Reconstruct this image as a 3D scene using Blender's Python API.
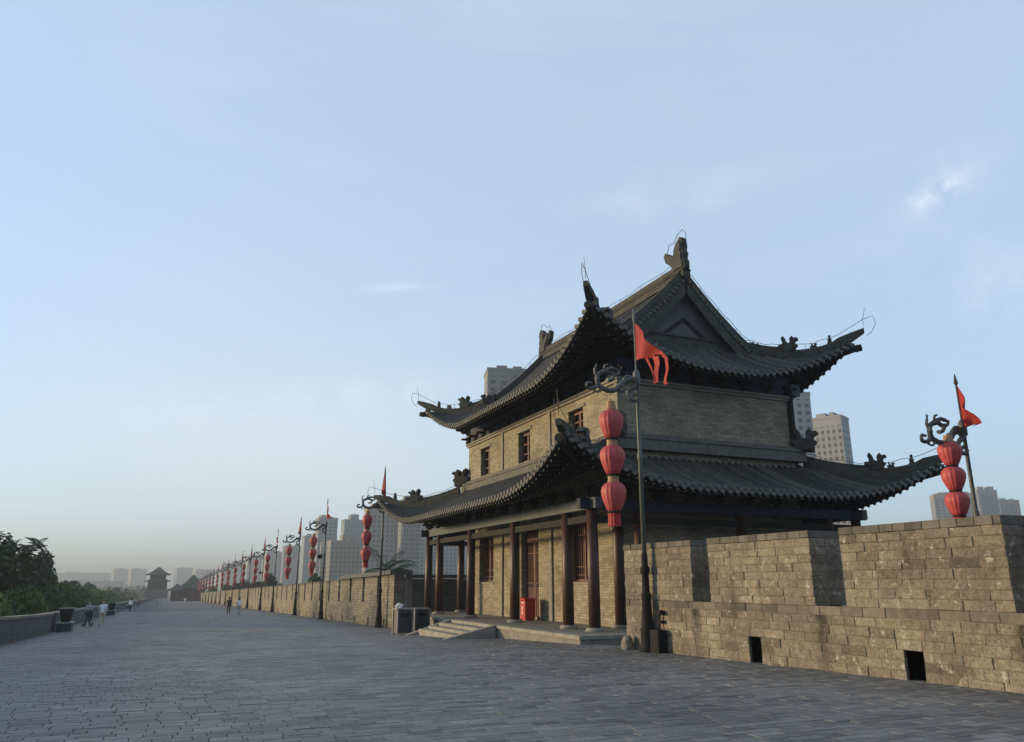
import bpy, bmesh, math, random
import numpy as np
from mathutils import Vector, Matrix
R = math.radians
random.seed(7); rng = np.random.default_rng(7)
for o in list(bpy.data.objects): bpy.data.objects.remove(o)
SC = bpy.context.scene
COL = SC.collection

# ------------------------------------------------------------------ camera
cd = bpy.data.cameras.new("camera"); cam = bpy.data.objects.new("camera", cd); COL.objects.link(cam)
cd.sensor_width = 36; cd.sensor_fit = 'HORIZONTAL'; cd.lens = 770/1024*36
cd.clip_start = .1; cd.clip_end = 20000
cam.location = (0, 0, 1.6)
cam.rotation_euler = (R(90+15.39), 0, R(-23.484))
SC.camera = cam

# ------------------------------------------------------------------ light
SUN_AZ = -56.0      # from +Y towards +X
SUN_EL = 8.0
w = bpy.data.worlds.new("World"); SC.world = w; w.use_nodes = True
nt = w.node_tree; nt.nodes.clear()
out = nt.nodes.new('ShaderNodeOutputWorld'); bg = nt.nodes.new('ShaderNodeBackground')
sky = nt.nodes.new('ShaderNodeTexSky'); sky.sky_type = 'NISHITA'; sky.sun_disc = False
sky.sun_elevation = R(SUN_EL); sky.sun_rotation = R(SUN_AZ)
sky.altitude = 300; sky.air_density = 1.0; sky.dust_density = 0.1; sky.ozone_density = 3.0
tc = nt.nodes.new('ShaderNodeTexCoord')
mp = nt.nodes.new('ShaderNodeMapping'); mp.inputs['Scale'].default_value = (1.6, 1.6, 7.0); mp.inputs['Rotation'].default_value = (R(12), R(-14), R(20))
n1 = nt.nodes.new('ShaderNodeTexNoise'); n1.inputs['Scale'].default_value = 1.6; n1.inputs['Detail'].default_value = 6; n1.inputs['Roughness'].default_value = .55
rp = nt.nodes.new('ShaderNodeValToRGB'); rp.color_ramp.elements[0].position = .50; rp.color_ramp.elements[1].position = .95
rp.color_ramp.elements[0].color = (.66, .66, .66, 1); rp.color_ramp.elements[1].color = (.84, .84, .84, 1)
mx = nt.nodes.new('ShaderNodeMixRGB'); mx.inputs['Color2'].default_value = (2.08, 2.56, 3.08, 1)
nt.links.new(tc.outputs['Generated'], mp.inputs['Vector']); nt.links.new(mp.outputs['Vector'], n1.inputs['Vector'])
nt.links.new(n1.outputs['Fac'], rp.inputs['Fac']); nt.links.new(rp.outputs['Color'], mx.inputs['Fac'])
nt.links.new(sky.outputs['Color'], mx.inputs['Color1'])
def px_ray(x, y):
    v = Vector(((x-512)/770, -(y-371)/770, -1)).normalized()
    return cam.rotation_euler.to_matrix() @ v
last = mx
nz = nt.nodes.new('ShaderNodeTexNoise'); nz.inputs['Scale'].default_value = 22; nz.inputs['Detail'].default_value = 7; nz.inputs['Roughness'].default_value = .6
nt.links.new(tc.outputs['Generated'], nz.inputs['Vector'])
nr = nt.nodes.new('ShaderNodeMapRange'); nr.inputs['From Min'].default_value = .36; nr.inputs['From Max'].default_value = .68
nt.links.new(nz.outputs['Fac'], nr.inputs['Value'])
for (ax, ay, bx, by, wd, st) in ((905, 212, 975, 168, .016, .62), (880, 226, 1010, 150, .045, .16), (358, 289, 440, 285, .006, .34), (560, 215, 760, 190, .03, .14), (960, 300, 1040, 265, .05, .26), (300, 400, 620, 372, .03, .16), (0, 432, 420, 395, .035, .22), (-150, 480, 620, 460, .14, .62), (-200, 330, 500, 300, .16, .14)):
    A, B_ = px_ray(ax, ay), px_ray(bx, by); Cn = ((A+B_)/2).normalized(); U = (B_-A); L = U.length/2; U.normalize(); Vv = Cn.cross(U).normalized()
    terms = []
    for vec, sz in ((U, L), (Vv, wd)):
        dn = nt.nodes.new('ShaderNodeVectorMath'); dn.operation = 'DOT_PRODUCT'; dn.inputs[1].default_value = vec
        sb = nt.nodes.new('ShaderNodeVectorMath'); sb.operation = 'SUBTRACT'; sb.inputs[1].default_value = Cn
        nm_ = nt.nodes.new('ShaderNodeVectorMath'); nm_.operation = 'NORMALIZE'
        nt.links.new(tc.outputs['Generated'], nm_.inputs[0]); nt.links.new(nm_.outputs[0], sb.inputs[0]); nt.links.new(sb.outputs[0], dn.inputs[0])
        dv = nt.nodes.new('ShaderNodeMath'); dv.operation = 'DIVIDE'; dv.inputs[1].default_value = sz; nt.links.new(dn.outputs['Value'], dv.inputs[0])
        sq = nt.nodes.new('ShaderNodeMath'); sq.operation = 'MULTIPLY'; nt.links.new(dv.outputs[0], sq.inputs[0]); nt.links.new(dv.outputs[0], sq.inputs[1]); terms.append(sq)
    ad = nt.nodes.new('ShaderNodeMath'); ad.operation = 'ADD'; nt.links.new(terms[0].outputs[0], ad.inputs[0]); nt.links.new(terms[1].outputs[0], ad.inputs[1])
    ng = nt.nodes.new('ShaderNodeMath'); ng.operation = 'MULTIPLY'; ng.inputs[1].default_value = -1.6; nt.links.new(ad.outputs[0], ng.inputs[0])
    ex = nt.nodes.new('ShaderNodeMath'); ex.operation = 'EXPONENT'; nt.links.new(ng.outputs[0], ex.inputs[0])
    ml = nt.nodes.new('ShaderNodeMath'); ml.operation = 'MULTIPLY'; nt.links.new(ex.outputs[0], ml.inputs[0])
    if wd < .1: nt.links.new(nr.outputs[0], ml.inputs[1])
    else: ml.inputs[1].default_value = 1.0
    m2 = nt.nodes.new('ShaderNodeMath'); m2.operation = 'MULTIPLY'; m2.inputs[1].default_value = st; nt.links.new(ml.outputs[0], m2.inputs[0])
    mw = nt.nodes.new('ShaderNodeMixRGB'); mw.inputs['Color2'].default_value = (3.7, 3.9, 4.1, 1) if wd < .1 else (2.75, 2.95, 3.05, 1)
    nt.links.new(m2.outputs[0], mw.inputs['Fac']); nt.links.new(last.outputs[0], mw.inputs['Color1']); last = mw
nt.links.new(last.outputs[0], bg.inputs['Color']); nt.links.new(bg.outputs['Background'], out.inputs['Surface'])
bg.inputs['Strength'].default_value = 0.15
sl = bpy.data.lights.new("sun", 'SUN'); sl.energy = 3.3; sl.angle = R(8); sl.color = (1.0, .75, .40)
so = bpy.data.objects.new("sun", sl); COL.objects.link(so)
sd = Vector((math.sin(R(SUN_AZ))*math.cos(R(SUN_EL)), math.cos(R(SUN_AZ))*math.cos(R(SUN_EL)), math.sin(R(SUN_EL))))
so.rotation_euler = (-sd).to_track_quat('-Z', 'Y').to_euler()
SC.view_settings.view_transform = 'Standard'; SC.view_settings.look = 'None'
SC.view_settings.exposure = 1.12; SC.view_settings.gamma = 1.0; SC.view_settings.use_curve_mapping = False
HAZE = 0.0006

# ------------------------------------------------------------------ helpers
class MB:
    """collects geometry, then links it as ONE mesh object"""
    def __init__(s): s.v = []; s.f = []; s.mi = []; s.cur = 0
    def add(s, vs, fs):
        b = len(s.v); s.v.extend([tuple(p) for p in vs])
        for f in fs: s.f.append([b+i for i in f]); s.mi.append(s.cur)
    def box(s, x0, x1, y0, y1, z0, z1, M=None):
        vs = [(x0,y0,z0),(x1,y0,z0),(x1,y1,z0),(x0,y1,z0),(x0,y0,z1),(x1,y0,z1),(x1,y1,z1),(x0,y1,z1)]
        if M is not None: vs = [tuple(M @ Vector(p)) for p in vs]
        s.add(vs, [(0,3,2,1),(4,5,6,7),(0,1,5,4),(1,2,6,5),(2,3,7,6),(3,0,4,7)])
    def cbox(s, x0, x1, y0, y1, z0, z1, c=.02, M=None):
        """box with chamfered vertical and top edges"""
        pts = [(x0+c,y0),(x1-c,y0),(x1,y0+c),(x1,y1-c),(x1-c,y1),(x0+c,y1),(x0,y1-c),(x0,y0+c)]
        inn = [(x0+c+c,y0+c),(x1-c-c,y0+c),(x1-c,y0+2*c),(x1-c,y1-2*c),(x1-2*c,y1-c),(x0+2*c,y1-c),(x0+c,y1-2*c),(x0+c,y0+2*c)]
        vs = [(a,b,z0) for a,b in pts]+[(a,b,z1-c) for a,b in pts]+[(a,b,z1) for a,b in inn]
        if M is not None: vs = [tuple(M @ Vector(p)) for p in vs]
        fs = [tuple(range(7,-1,-1)), tuple(range(16,24))]
        for k in (0,8):
            for i in range(8): j=(i+1)%8; fs.append((k+i,k+j,k+8+j,k+8+i))
        s.add(vs, fs)
    def tube(s, pts, rad, n=8, cap=True, flat=None):
        pts = [Vector(p) for p in pts]; m = len(pts)
        if not hasattr(rad, '__len__'): rad = [rad]*m
        t0 = (pts[1]-pts[0]).normalized()
        ref = Vector((0,0,1)) if abs(t0.z) < .9 else Vector((1,0,0))
        a = t0.cross(ref).normalized(); vs = []
        for i in range(m):
            t = (pts[min(i+1,m-1)]-pts[max(i-1,0)]).normalized()
            a = (a-t*a.dot(t)).normalized(); b = t.cross(a)
            for k in range(n):
                q = 2*math.pi*k/n
                vs.append(pts[i]+(a*math.cos(q)+b*math.sin(q))*rad[i])
        fs = []
        for i in range(m-1):
            for k in range(n):
                k2=(k+1)%n; fs.append((i*n+k, i*n+k2, (i+1)*n+k2, (i+1)*n+k))
        if cap: fs += [tuple(range(n-1,-1,-1)), tuple(range((m-1)*n, m*n))]
        s.add(vs, fs)
    def lathe(s, prof, n=16, cx=0, cy=0, pleat=0, pn=16, cap=True):
        vs = []
        for r, z in prof:
            for k in range(n):
                q = 2*math.pi*k/n; rr = r*(1+pleat*math.cos(pn*q))
                vs.append((cx+rr*math.cos(q), cy+rr*math.sin(q), z))
        fs = []; m = len(prof)
        for i in range(m-1):
            for k in range(n):
                k2=(k+1)%n; fs.append((i*n+k, i*n+k2, (i+1)*n+k2, (i+1)*n+k))
        if cap: fs += [tuple(range(n-1,-1,-1)), tuple(range((m-1)*n, m*n))]
        s.add(vs, fs)
    def sweep(s, pts, wd, ht, side=None):
        """rectangular bar following pts (bottom centre line)"""
        pts = [Vector(p) for p in pts]; m = len(pts); vs = []
        if not hasattr(ht,'__len__'): ht = [ht]*m
        if not hasattr(wd,'__len__'): wd = [wd]*m
        for i in range(m):
            t = (pts[min(i+1,m-1)]-pts[max(i-1,0)]).normalized()
            a = side if side is not None else Vector((t.y,-t.x,0)).normalized()
            h = wd[i]/2; up = Vector((0,0,1))
            vs += [pts[i]-a*h, pts[i]+a*h, pts[i]+a*h+up*ht[i]*.8, pts[i]+a*h*.55+up*ht[i], pts[i]-a*h*.55+up*ht[i], pts[i]-a*h+up*ht[i]*.8]
        fs = []
        for i in range(m-1):
            for k in range(6):
                k2=(k+1)%6; fs.append((i*6+k, i*6+k2, (i+1)*6+k2, (i+1)*6+k))
        fs += [(5,4,3,2,1,0), tuple(range((m-1)*6, m*6))]
        s.add(vs, fs)
    def extrude_poly(s, poly, th, M):
        """2D outline (a,b) -> solid of thickness th, M maps (a, t, b)"""
        n = len(poly)
        vs = [M @ Vector((a,-th/2,b)) for a,b in poly]+[M @ Vector((a,th/2,b)) for a,b in poly]
        fs = [tuple(range(n)), tuple(range(2*n-1,n-1,-1))]
        for i in range(n): j=(i+1)%n; fs.append((i,i+n,j+n,j))
        s.add(vs, fs)
    def grid(s, fn, nu, nv):
        vs = [fn(i/nu, j/nv) for i in range(nu+1) for j in range(nv+1)]
        fs = []
        for i in range(nu):
            for j in range(nv):
                a=i*(nv+1)+j; fs.append((a,a+nv+1,a+nv+2,a+1))
        s.add(vs, fs)
    def build(s, name, mats, parent=None, loc=None, smooth=False, off=None):
        me = bpy.data.meshes.new(name)
        v = s.v if off is None else [(p[0]-off[0],p[1]-off[1],p[2]-off[2]) for p in s.v]
        me.from_pydata(v, [], s.f); me.update()
        if not isinstance(mats,(list,tuple)): mats=[mats]
        for m in mats: me.materials.append(m)
        if len(mats)>1: me.polygons.foreach_set('material_index', s.mi)
        if smooth: me.polygons.foreach_set('use_smooth', [True]*len(me.polygons))
        o = bpy.data.objects.new(name, me); COL.objects.link(o)
        if parent is not None: o.parent = parent
        if loc is not None: o.location = loc
        return o

def tag(o, label=None, cat=None, group=None, kind=None):
    if label: o['label'] = label
    if cat: o['category'] = cat
    if group: o['group'] = group
    if kind: o['kind'] = kind
    return o
def empty(name, loc, rz=0, label=None, cat=None, group=None):
    o = bpy.data.objects.new(name, None); COL.objects.link(o)
    o.location = loc; o.rotation_euler = (0,0,rz); o.empty_display_size=.2
    return tag(o, label, cat, group)
def kids(o): return [c for c in bpy.data.objects if c.parent == o]
CH = {}
def copy_tree(o, parent=None):
    c = o.copy(); COL.objects.link(c); c.parent = parent
    for ch in kids(o): copy_tree(ch, c)
    return c

GP = [(-60,.5),(0,0),(23,-.32),(30,-.54),(40,-.85),(50,-1.09),(70,-1.39),(100,-1.83),(900,-13.4)]
GX = [a for a,_ in GP]; GZ = [b for _,b in GP]
def gz(y): return float(np.interp(y, GX, GZ))

# ------------------------------------------------------------------ materials
def newmat(name, rough=.8, spec=.3):
    m = bpy.data.materials.new(name); m.use_nodes = True
    b = m.node_tree.nodes['Principled BSDF']; b.inputs['Roughness'].default_value = rough
    b.inputs['Specular IOR Level'].default_value = spec
    return m, m.node_tree, b
def N(t, ty, **kw):
    n = t.nodes.new(ty)
    for k, v in kw.items():
        if k in n.inputs: n.inputs[k].default_value = v
        else: setattr(n, k, v)
    return n
def ramp(t, stops):
    r = t.nodes.new('ShaderNodeValToRGB'); e = r.color_ramp.elements
    e[0].position, e[0].color = stops[0][0], (*stops[0][1],1)
    e[1].position, e[1].color = stops[-1][0], (*stops[-1][1],1)
    for p, c in stops[1:-1]:
        x = e.new(p); x.color = (*c,1)
    return r
def noisy(name, c1, c2, scale=3, rough=.8, bump=.2, spec=.3, detail=6, bscale=None, c3=None, metallic=0):
    m, t, b = newmat(name, rough, spec)
    tc = N(t,'ShaderNodeTexCoord'); n = N(t,'ShaderNodeTexNoise', Scale=scale, Detail=detail, Roughness=.62)
    t.links.new(tc.outputs['Object'], n.inputs['Vector'])
    st = [(.32,c1),(.66,c2)] if c3 is None else [(.3,c1),(.5,c2),(.72,c3)]
    r = ramp(t, st); t.links.new(n.outputs['Fac'], r.inputs['Fac']); t.links.new(r.outputs['Color'], b.inputs['Base Color'])
    b.inputs['Metallic'].default_value = metallic
    if bump:
        n2 = N(t,'ShaderNodeTexNoise', Scale=bscale or scale*6, Detail=6); t.links.new(tc.outputs['Object'], n2.inputs['Vector'])
        bp = N(t,'ShaderNodeBump', Strength=bump, Distance=.02); t.links.new(n2.outputs['Fac'], bp.inputs['Height']); t.links.new(bp.outputs['Normal'], b.inputs['Normal'])
    return m
def brickmat(name, ca, cb, mort, bw=.34, bh=.085, stain=.5, ms=.008, bump=.5, pale=None, axes='xy'):
    """brick courses on vertical faces: u = x + y, v = z"""
    m, t, b = newmat(name, .9, .2)
    tc = N(t,'ShaderNodeTexCoord'); sp = N(t,'ShaderNodeSeparateXYZ'); t.links.new(tc.outputs['Object'], sp.inputs[0])
    cb_ = N(t,'ShaderNodeCombineXYZ')
    if axes == 'xy':
        ad = N(t,'ShaderNodeMath', operation='ADD'); t.links.new(sp.outputs['X'], ad.inputs[0]); t.links.new(sp.outputs['Y'], ad.inputs[1])
        t.links.new(ad.outputs[0], cb_.inputs['X']); t.links.new(sp.outputs['Z'], cb_.inputs['Y'])
    else:
        t.links.new(sp.outputs['X'], cb_.inputs['X']); t.links.new(sp.outputs['Y'], cb_.inputs['Y'])
    nw = N(t,'ShaderNodeTexNoise', Scale=2.5, Detail=3); t.links.new(cb_.outputs[0], nw.inputs['Vector'])
    wm = N(t,'ShaderNodeMixRGB', blend_type='LINEAR_LIGHT'); wm.inputs['Fac'].default_value = .012
    t.links.new(cb_.outputs[0], wm.inputs['Color1']); t.links.new(nw.outputs['Color'], wm.inputs['Color2'])
    br = N(t,'ShaderNodeTexBrick'); br.inputs['Scale'].default_value = 1
    br.inputs['Brick Width'].default_value = bw; br.inputs['Row Height'].default_value = bh; br.inputs['Mortar Size'].default_value = ms
    br.inputs['Mortar Smooth'].default_value = .2; br.inputs['Bias'].default_value = 0
    br.inputs['Color1'].default_value = (*ca,1); br.inputs['Color2'].default_value = (*cb,1); br.inputs['Mortar'].default_value = (*mort,1)
    t.links.new(wm.outputs[0], br.inputs['Vector'])
    n = N(t,'ShaderNodeTexNoise', Scale=.55, Detail=7, Roughness=.65); t.links.new(tc.outputs['Object'], n.inputs['Vector'])
    r = ramp(t, [(.3,(.62,.6,.56)),(.5,(1,1,1)),(.72,(1.12,1.1,1.05))]); t.links.new(n.outputs['Fac'], r.inputs['Fac'])
    mm = N(t,'ShaderNodeMixRGB', blend_type='MULTIPLY'); mm.inputs['Fac'].default_value = stain
    t.links.new(br.outputs['Color'], mm.inputs['Color1']); t.links.new(r.outputs['Color'], mm.inputs['Color2'])
    last = mm
    n3 = N(t,'ShaderNodeTexNoise', Scale=7, Detail=6, Roughness=.7); t.links.new(tc.outputs['Object'], n3.inputs['Vector'])
    r3 = ramp(t, [(.3,(.72,.72,.72)),(.7,(1.2,1.2,1.2))]); t.links.new(n3.outputs['Fac'], r3.inputs['Fac'])
    m3 = N(t,'ShaderNodeMixRGB', blend_type='MULTIPLY'); m3.inputs['Fac'].default_value = .8
    t.links.new(last.outputs[0], m3.inputs['Color1']); t.links.new(r3.outputs['Color'], m3.inputs['Color2']); last = m3
    if pale:
        n4 = N(t,'ShaderNodeTexNoise', Scale=1.7, Detail=8, Roughness=.75); t.links.new(tc.outputs['Object'], n4.inputs['Vector'])
        r4 = ramp(t, [(.58,(0,0,0)),(.72,(.7,.7,.7))]); t.links.new(n4.outputs['Fac'], r4.inputs['Fac'])
        m4 = N(t,'ShaderNodeMixRGB'); t.links.new(r4.outputs['Color'], m4.inputs['Fac']); t.links.new(last.outputs[0], m4.inputs['Color1'])
        m4.inputs['Color2'].default_value = (*pale,1); last = m4
    t.links.new(last.outputs[0], b.inputs['Base Color'])
    ad2 = N(t,'ShaderNodeMath', operation='MULTIPLY_ADD'); t.links.new(n3.outputs['Fac'], ad2.inputs[0]); ad2.inputs[1].default_value = .5; t.links.new(br.outputs['Fac'], ad2.inputs[2])
    bp = N(t,'ShaderNodeBump', Strength=bump, Distance=.012, invert=True); t.links.new(ad2.outputs[0], bp.inputs['Height']); t.links.new(bp.outputs['Normal'], b.inputs['Normal'])
    return m
def islandmat(name, stops, rough=.85, spec=.3, patch=None, patch_pos=(.55,.72), nscale=6, bump=.5, big=None, streak=None, stain=False):
    """every loose brick of the mesh gets its own tone"""
    m, t, b = newmat(name, rough, spec)
    g = N(t,'ShaderNodeNewGeometry'); r = ramp(t, stops); t.links.new(g.outputs['Random Per Island'], r.inputs['Fac'])
    tc = N(t,'ShaderNodeTexCoord')
    n = N(t,'ShaderNodeTexNoise', Scale=nscale, Detail=8, Roughness=.68); t.links.new(tc.outputs['Object'], n.inputs['Vector'])
    r2 = ramp(t, [(.28,(.62,.62,.62)),(.7,(1.25,1.25,1.25))]); t.links.new(n.outputs['Fac'], r2.inputs['Fac'])
    mm = N(t,'ShaderNodeMixRGB', blend_type='MULTIPLY'); mm.inputs['Fac'].default_value = .85
    t.links.new(r.outputs['Color'], mm.inputs['Color1']); t.links.new(r2.outputs['Color'], mm.inputs['Color2']); last = mm
    if stain:
        nf = N(t,'ShaderNodeTexNoise', Scale=19, Detail=8, Roughness=.75); t.links.new(tc.outputs['Object'], nf.inputs['Vector'])
        rf_ = ramp(t, [(.36,(.42,.40,.38)),(.5,(1,1,1)),(.66,(1.45,1.42,1.36))]); t.links.new(nf.outputs['Fac'], rf_.inputs['Fac'])
        mf = N(t,'ShaderNodeMixRGB', blend_type='MULTIPLY'); mf.inputs['Fac'].default_value = .75
        t.links.new(last.outputs[0], mf.inputs['Color1']); t.links.new(rf_.outputs['Color'], mf.inputs['Color2']); last = mf
    if big:
        nb = N(t,'ShaderNodeTexNoise', Scale=big[0], Detail=5, Roughness=.6); t.links.new(tc.outputs['Object'], nb.inputs['Vector'])
        rb = ramp(t, [(.35,big[1]),(.65,big[2])]); t.links.new(nb.outputs['Fac'], rb.inputs['Fac'])
        mb = N(t,'ShaderNodeMixRGB', blend_type='MULTIPLY'); mb.inputs['Fac'].default_value = 1
        t.links.new(last.outputs[0], mb.inputs['Color1']); t.links.new(rb.outputs['Color'], mb.inputs['Color2']); last = mb
    if streak:   # dark run-off stains, stretched vertically
        mp = N(t,'ShaderNodeMapping'); mp.inputs['Scale'].default_value = (1,2.2,.35); t.links.new(tc.outputs['Object'], mp.inputs['Vector'])
        ns = N(t,'ShaderNodeTexNoise', Scale=.9, Detail=7, Roughness=.7); t.links.new(mp.outputs[0], ns.inputs['Vector'])
        rs = ramp(t, [(.58,(1,1,1)),(.74,streak)]); t.links.new(ns.outputs['Fac'], rs.inputs['Fac'])
        ms = N(t,'ShaderNodeMixRGB', blend_type='MULTIPLY'); ms.inputs['Fac'].default_value = 1
        t.links.new(last.outputs[0], ms.inputs['Color1']); t.links.new(rs.outputs['Color'], ms.inputs['Color2']); last = ms
    if patch:
        n4 = N(t,'ShaderNodeTexNoise', Scale=4.2, Detail=9, Roughness=.74); t.links.new(tc.outputs['Object'], n4.inputs['Vector'])
        r4 = ramp(t, [(patch_pos[0],(0,0,0)),(patch_pos[1],(.85,.85,.85))]); t.links.new(n4.outputs['Fac'], r4.inputs['Fac'])
        m4 = N(t,'ShaderNodeMixRGB'); t.links.new(r4.outputs['Color'], m4.inputs['Fac']); t.links.new(last.outputs[0], m4.inputs['Color1'])
        m4.inputs['Color2'].default_value = (*patch,1); last = m4
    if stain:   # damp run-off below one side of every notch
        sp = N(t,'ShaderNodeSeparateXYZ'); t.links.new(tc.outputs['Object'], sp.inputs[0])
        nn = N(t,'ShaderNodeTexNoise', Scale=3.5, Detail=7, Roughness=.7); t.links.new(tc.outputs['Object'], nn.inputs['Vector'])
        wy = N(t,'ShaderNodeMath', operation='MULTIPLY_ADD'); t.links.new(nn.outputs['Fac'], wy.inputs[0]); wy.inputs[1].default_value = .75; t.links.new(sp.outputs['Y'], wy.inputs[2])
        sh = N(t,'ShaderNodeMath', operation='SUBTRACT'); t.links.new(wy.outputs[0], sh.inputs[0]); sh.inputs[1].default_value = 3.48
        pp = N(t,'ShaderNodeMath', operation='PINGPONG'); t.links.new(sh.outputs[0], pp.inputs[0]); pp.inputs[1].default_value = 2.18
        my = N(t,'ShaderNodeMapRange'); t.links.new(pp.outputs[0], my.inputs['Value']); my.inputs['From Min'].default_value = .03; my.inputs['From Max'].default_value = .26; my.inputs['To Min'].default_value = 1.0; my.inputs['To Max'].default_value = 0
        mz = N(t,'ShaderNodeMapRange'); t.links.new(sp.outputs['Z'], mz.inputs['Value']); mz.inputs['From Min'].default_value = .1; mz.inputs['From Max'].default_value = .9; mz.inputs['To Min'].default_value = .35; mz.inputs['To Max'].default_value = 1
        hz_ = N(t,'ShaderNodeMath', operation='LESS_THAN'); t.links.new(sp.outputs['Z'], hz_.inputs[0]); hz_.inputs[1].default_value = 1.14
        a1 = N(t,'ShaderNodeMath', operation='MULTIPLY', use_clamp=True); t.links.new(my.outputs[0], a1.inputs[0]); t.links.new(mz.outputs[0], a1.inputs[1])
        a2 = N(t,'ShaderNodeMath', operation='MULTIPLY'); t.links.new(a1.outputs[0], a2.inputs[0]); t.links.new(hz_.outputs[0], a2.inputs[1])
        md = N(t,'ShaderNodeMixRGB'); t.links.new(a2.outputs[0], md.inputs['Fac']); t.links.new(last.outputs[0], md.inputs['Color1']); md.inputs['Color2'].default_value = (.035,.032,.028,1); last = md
    t.links.new(last.outputs[0], b.inputs['Base Color'])
    if bump:
        nb2 = N(t,'ShaderNodeTexNoise', Scale=nscale*4, Detail=8, Roughness=.7); t.links.new(tc.outputs['Object'], nb2.inputs['Vector'])
        bp = N(t,'ShaderNodeBump', Strength=bump, Distance=.015); t.links.new(nb2.outputs['Fac'], bp.inputs['Height']); t.links.new(bp.outputs['Normal'], b.inputs['Normal'])
    return m

MT = {}
MT['wallbrick'] = islandmat('wall_brick', [(0,(.11,.098,.08)),(.12,(.15,.133,.108)),(.4,(.175,.155,.126)),(.65,(.19,.168,.136)),(.88,(.16,.145,.124)),(1,(.235,.208,.172))], .92, .2, patch=(.42,.39,.34), patch_pos=(.57,.66), streak=(.34,.32,.30), big=(.7,(.72,.70,.68),(1.22,1.2,1.15)), stain=True)
MT['capbrick'] = islandmat('cap_brick', [(0,(.075,.07,.062)),(.5,(.105,.096,.083)),(1,(.14,.128,.11))], .92, .2)
MT['coursebrick'] = islandmat('course_brick', [(0,(.09,.08,.067)),(.5,(.135,.12,.098)),(1,(.17,.15,.122))], .92, .2, patch=(.2,.185,.16), patch_pos=(.56,.72), big=(.7,(.7,.7,.7),(1.3,1.28,1.25)))
MT['mortar'] = noisy('lime_mortar', (.10,.09,.073), (.20,.18,.145), 5)
MT['paver'] = islandmat('paving_brick', [(0,(.06,.063,.066)),(.1,(.088,.091,.095)),(.3,(.106,.110,.114)),(.6,(.122,.126,.13)),(.9,(.138,.142,.145)),(1,(.175,.178,.178))], .62, .45, nscale=5, bump=.35, big=(.35,(.74,.75,.76),(1.18,1.16,1.13)))
MT['joint'] = noisy('paving_joint', (.06,.064,.066), (.09,.094,.095), 4)
MT['farpave'] = brickmat('far_paving', (.105,.11,.115), (.13,.135,.14), (.07,.073,.076), .42, .20, .6, .01, .3, axes='flat')
MT['towerbrick'] = brickmat('tower_brick', (.185,.163,.122), (.295,.258,.195), (.155,.138,.107), .42, .105, .9, .009, .7)
MT['farbrick'] = brickmat('far_wall_brick', (.15,.132,.10), (.25,.22,.168), (.10,.088,.068), .6, .186, .8, .014, .7, pale=(.46,.42,.34))
MT['greybrick'] = brickmat('grey_parapet_brick', (.085,.09,.095), (.125,.13,.134), (.065,.068,.07), .4, .1, .6, .01, .5)
MT['stone'] = noisy('pale_stone', (.13,.122,.105), (.20,.188,.165), 2.5, .85, .3)
MT['curb'] = noisy('kerb_stone', (.17,.158,.135), (.26,.245,.21), 2.2, .85, .3)
MT['skirt'] = noisy('skirting_ridge_brick', (.075,.072,.064), (.125,.118,.102), 3, .9, .3)
MT['cornice'] = noisy('cornice_brick', (.15,.14,.12), (.215,.20,.17), 3, .9, .3)
MT['darkstone'] = noisy('dark_coping', (.07,.072,.07), (.12,.12,.115), 2.5, .9, .3)
MT['tile'] = islandmat('grey_roof_tile', [(0,(.030,.030,.028)),(.3,(.045,.045,.042)),(.7,(.058,.056,.050)),(1,(.085,.08,.068))], .8, .3, patch=(.115,.10,.07), patch_pos=(.55,.72), nscale=3, bump=.5)
MT['tilepan'] = noisy('roof_pan_tile', (.018,.018,.018), (.038,.037,.033), 1.5, .85, .5, .25, 8, 9)
MT['tileend'] = noisy('tile_end', (.05,.05,.047), (.14,.135,.12), 5, .85, .4)
MT['ridge'] = noisy('ridge_brick', (.032,.033,.032), (.066,.063,.054), 2, .85, .5, .25, 8, 9)
MT['rafter'] = noisy('rafter_wood', (.010,.010,.010), (.022,.020,.018), 3, .85, .2)
MT['rafterend'] = noisy('rafter_end_paint', (.07,.08,.075), (.17,.18,.16), 8, .8, .2)
MT['beam'] = noisy('painted_beam', (.04,.052,.06), (.085,.098,.104), 2.2, .75, .2, c3=(.055,.068,.09))
MT['bluebeam'] = noisy('blue_beam', (.012,.018,.05), (.03,.035,.06), 2, .75, .2)
MT['column'] = noisy('lacquered_column', (.035,.015,.013), (.062,.025,.020), 1.6, .5, .12, .4)
MT['redwood'] = noisy('dark_red_wood', (.07,.025,.02), (.13,.05,.04), 2.5, .6, .15)
MT['dark'] = noisy('dark_interior', (.010,.009,.009), (.02,.018,.017), 2, .7, 0)
MT['gable'] = noisy('gable_board', (.06,.058,.062), (.10,.096,.098), 1.2, .8, .2)
MT['iron'] = noisy('dark_iron', (.022,.026,.026), (.05,.055,.052), 6, .5, .15, .5)
MT['greyiron'] = noisy('weathered_green_iron', (.05,.06,.056), (.095,.107,.10), 5, .55, .15, .5)
MT['bracketiron'] = noisy('bracket_iron', (.035,.043,.043), (.075,.085,.08), 8, .5, .15, .5)
MT['black'] = noisy('black_metal', (.006,.006,.007), (.012,.012,.013), 4, .8, .05, .2)
MT['redsilk'] = noisy('lantern_silk', (.27,.034,.038), (.40,.064,.066), 5, .55, .1, .35)
MT['redtassel'] = noisy('tassel_red', (.26,.012,.012), (.34,.018,.016), 14, .6, .2)
MT['lantgold'] = noisy('lantern_collar', (.22,.12,.06), (.30,.17,.09), 6, .5, .1)
MT['flag'] = noisy('flag_cloth', (.20,.012,.011), (.30,.020,.016), 2.5, .7, .08)
MT['redpaint'] = noisy('red_paint', (.30,.012,.018), (.36,.016,.022), 3, .4, .03, .5)
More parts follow.
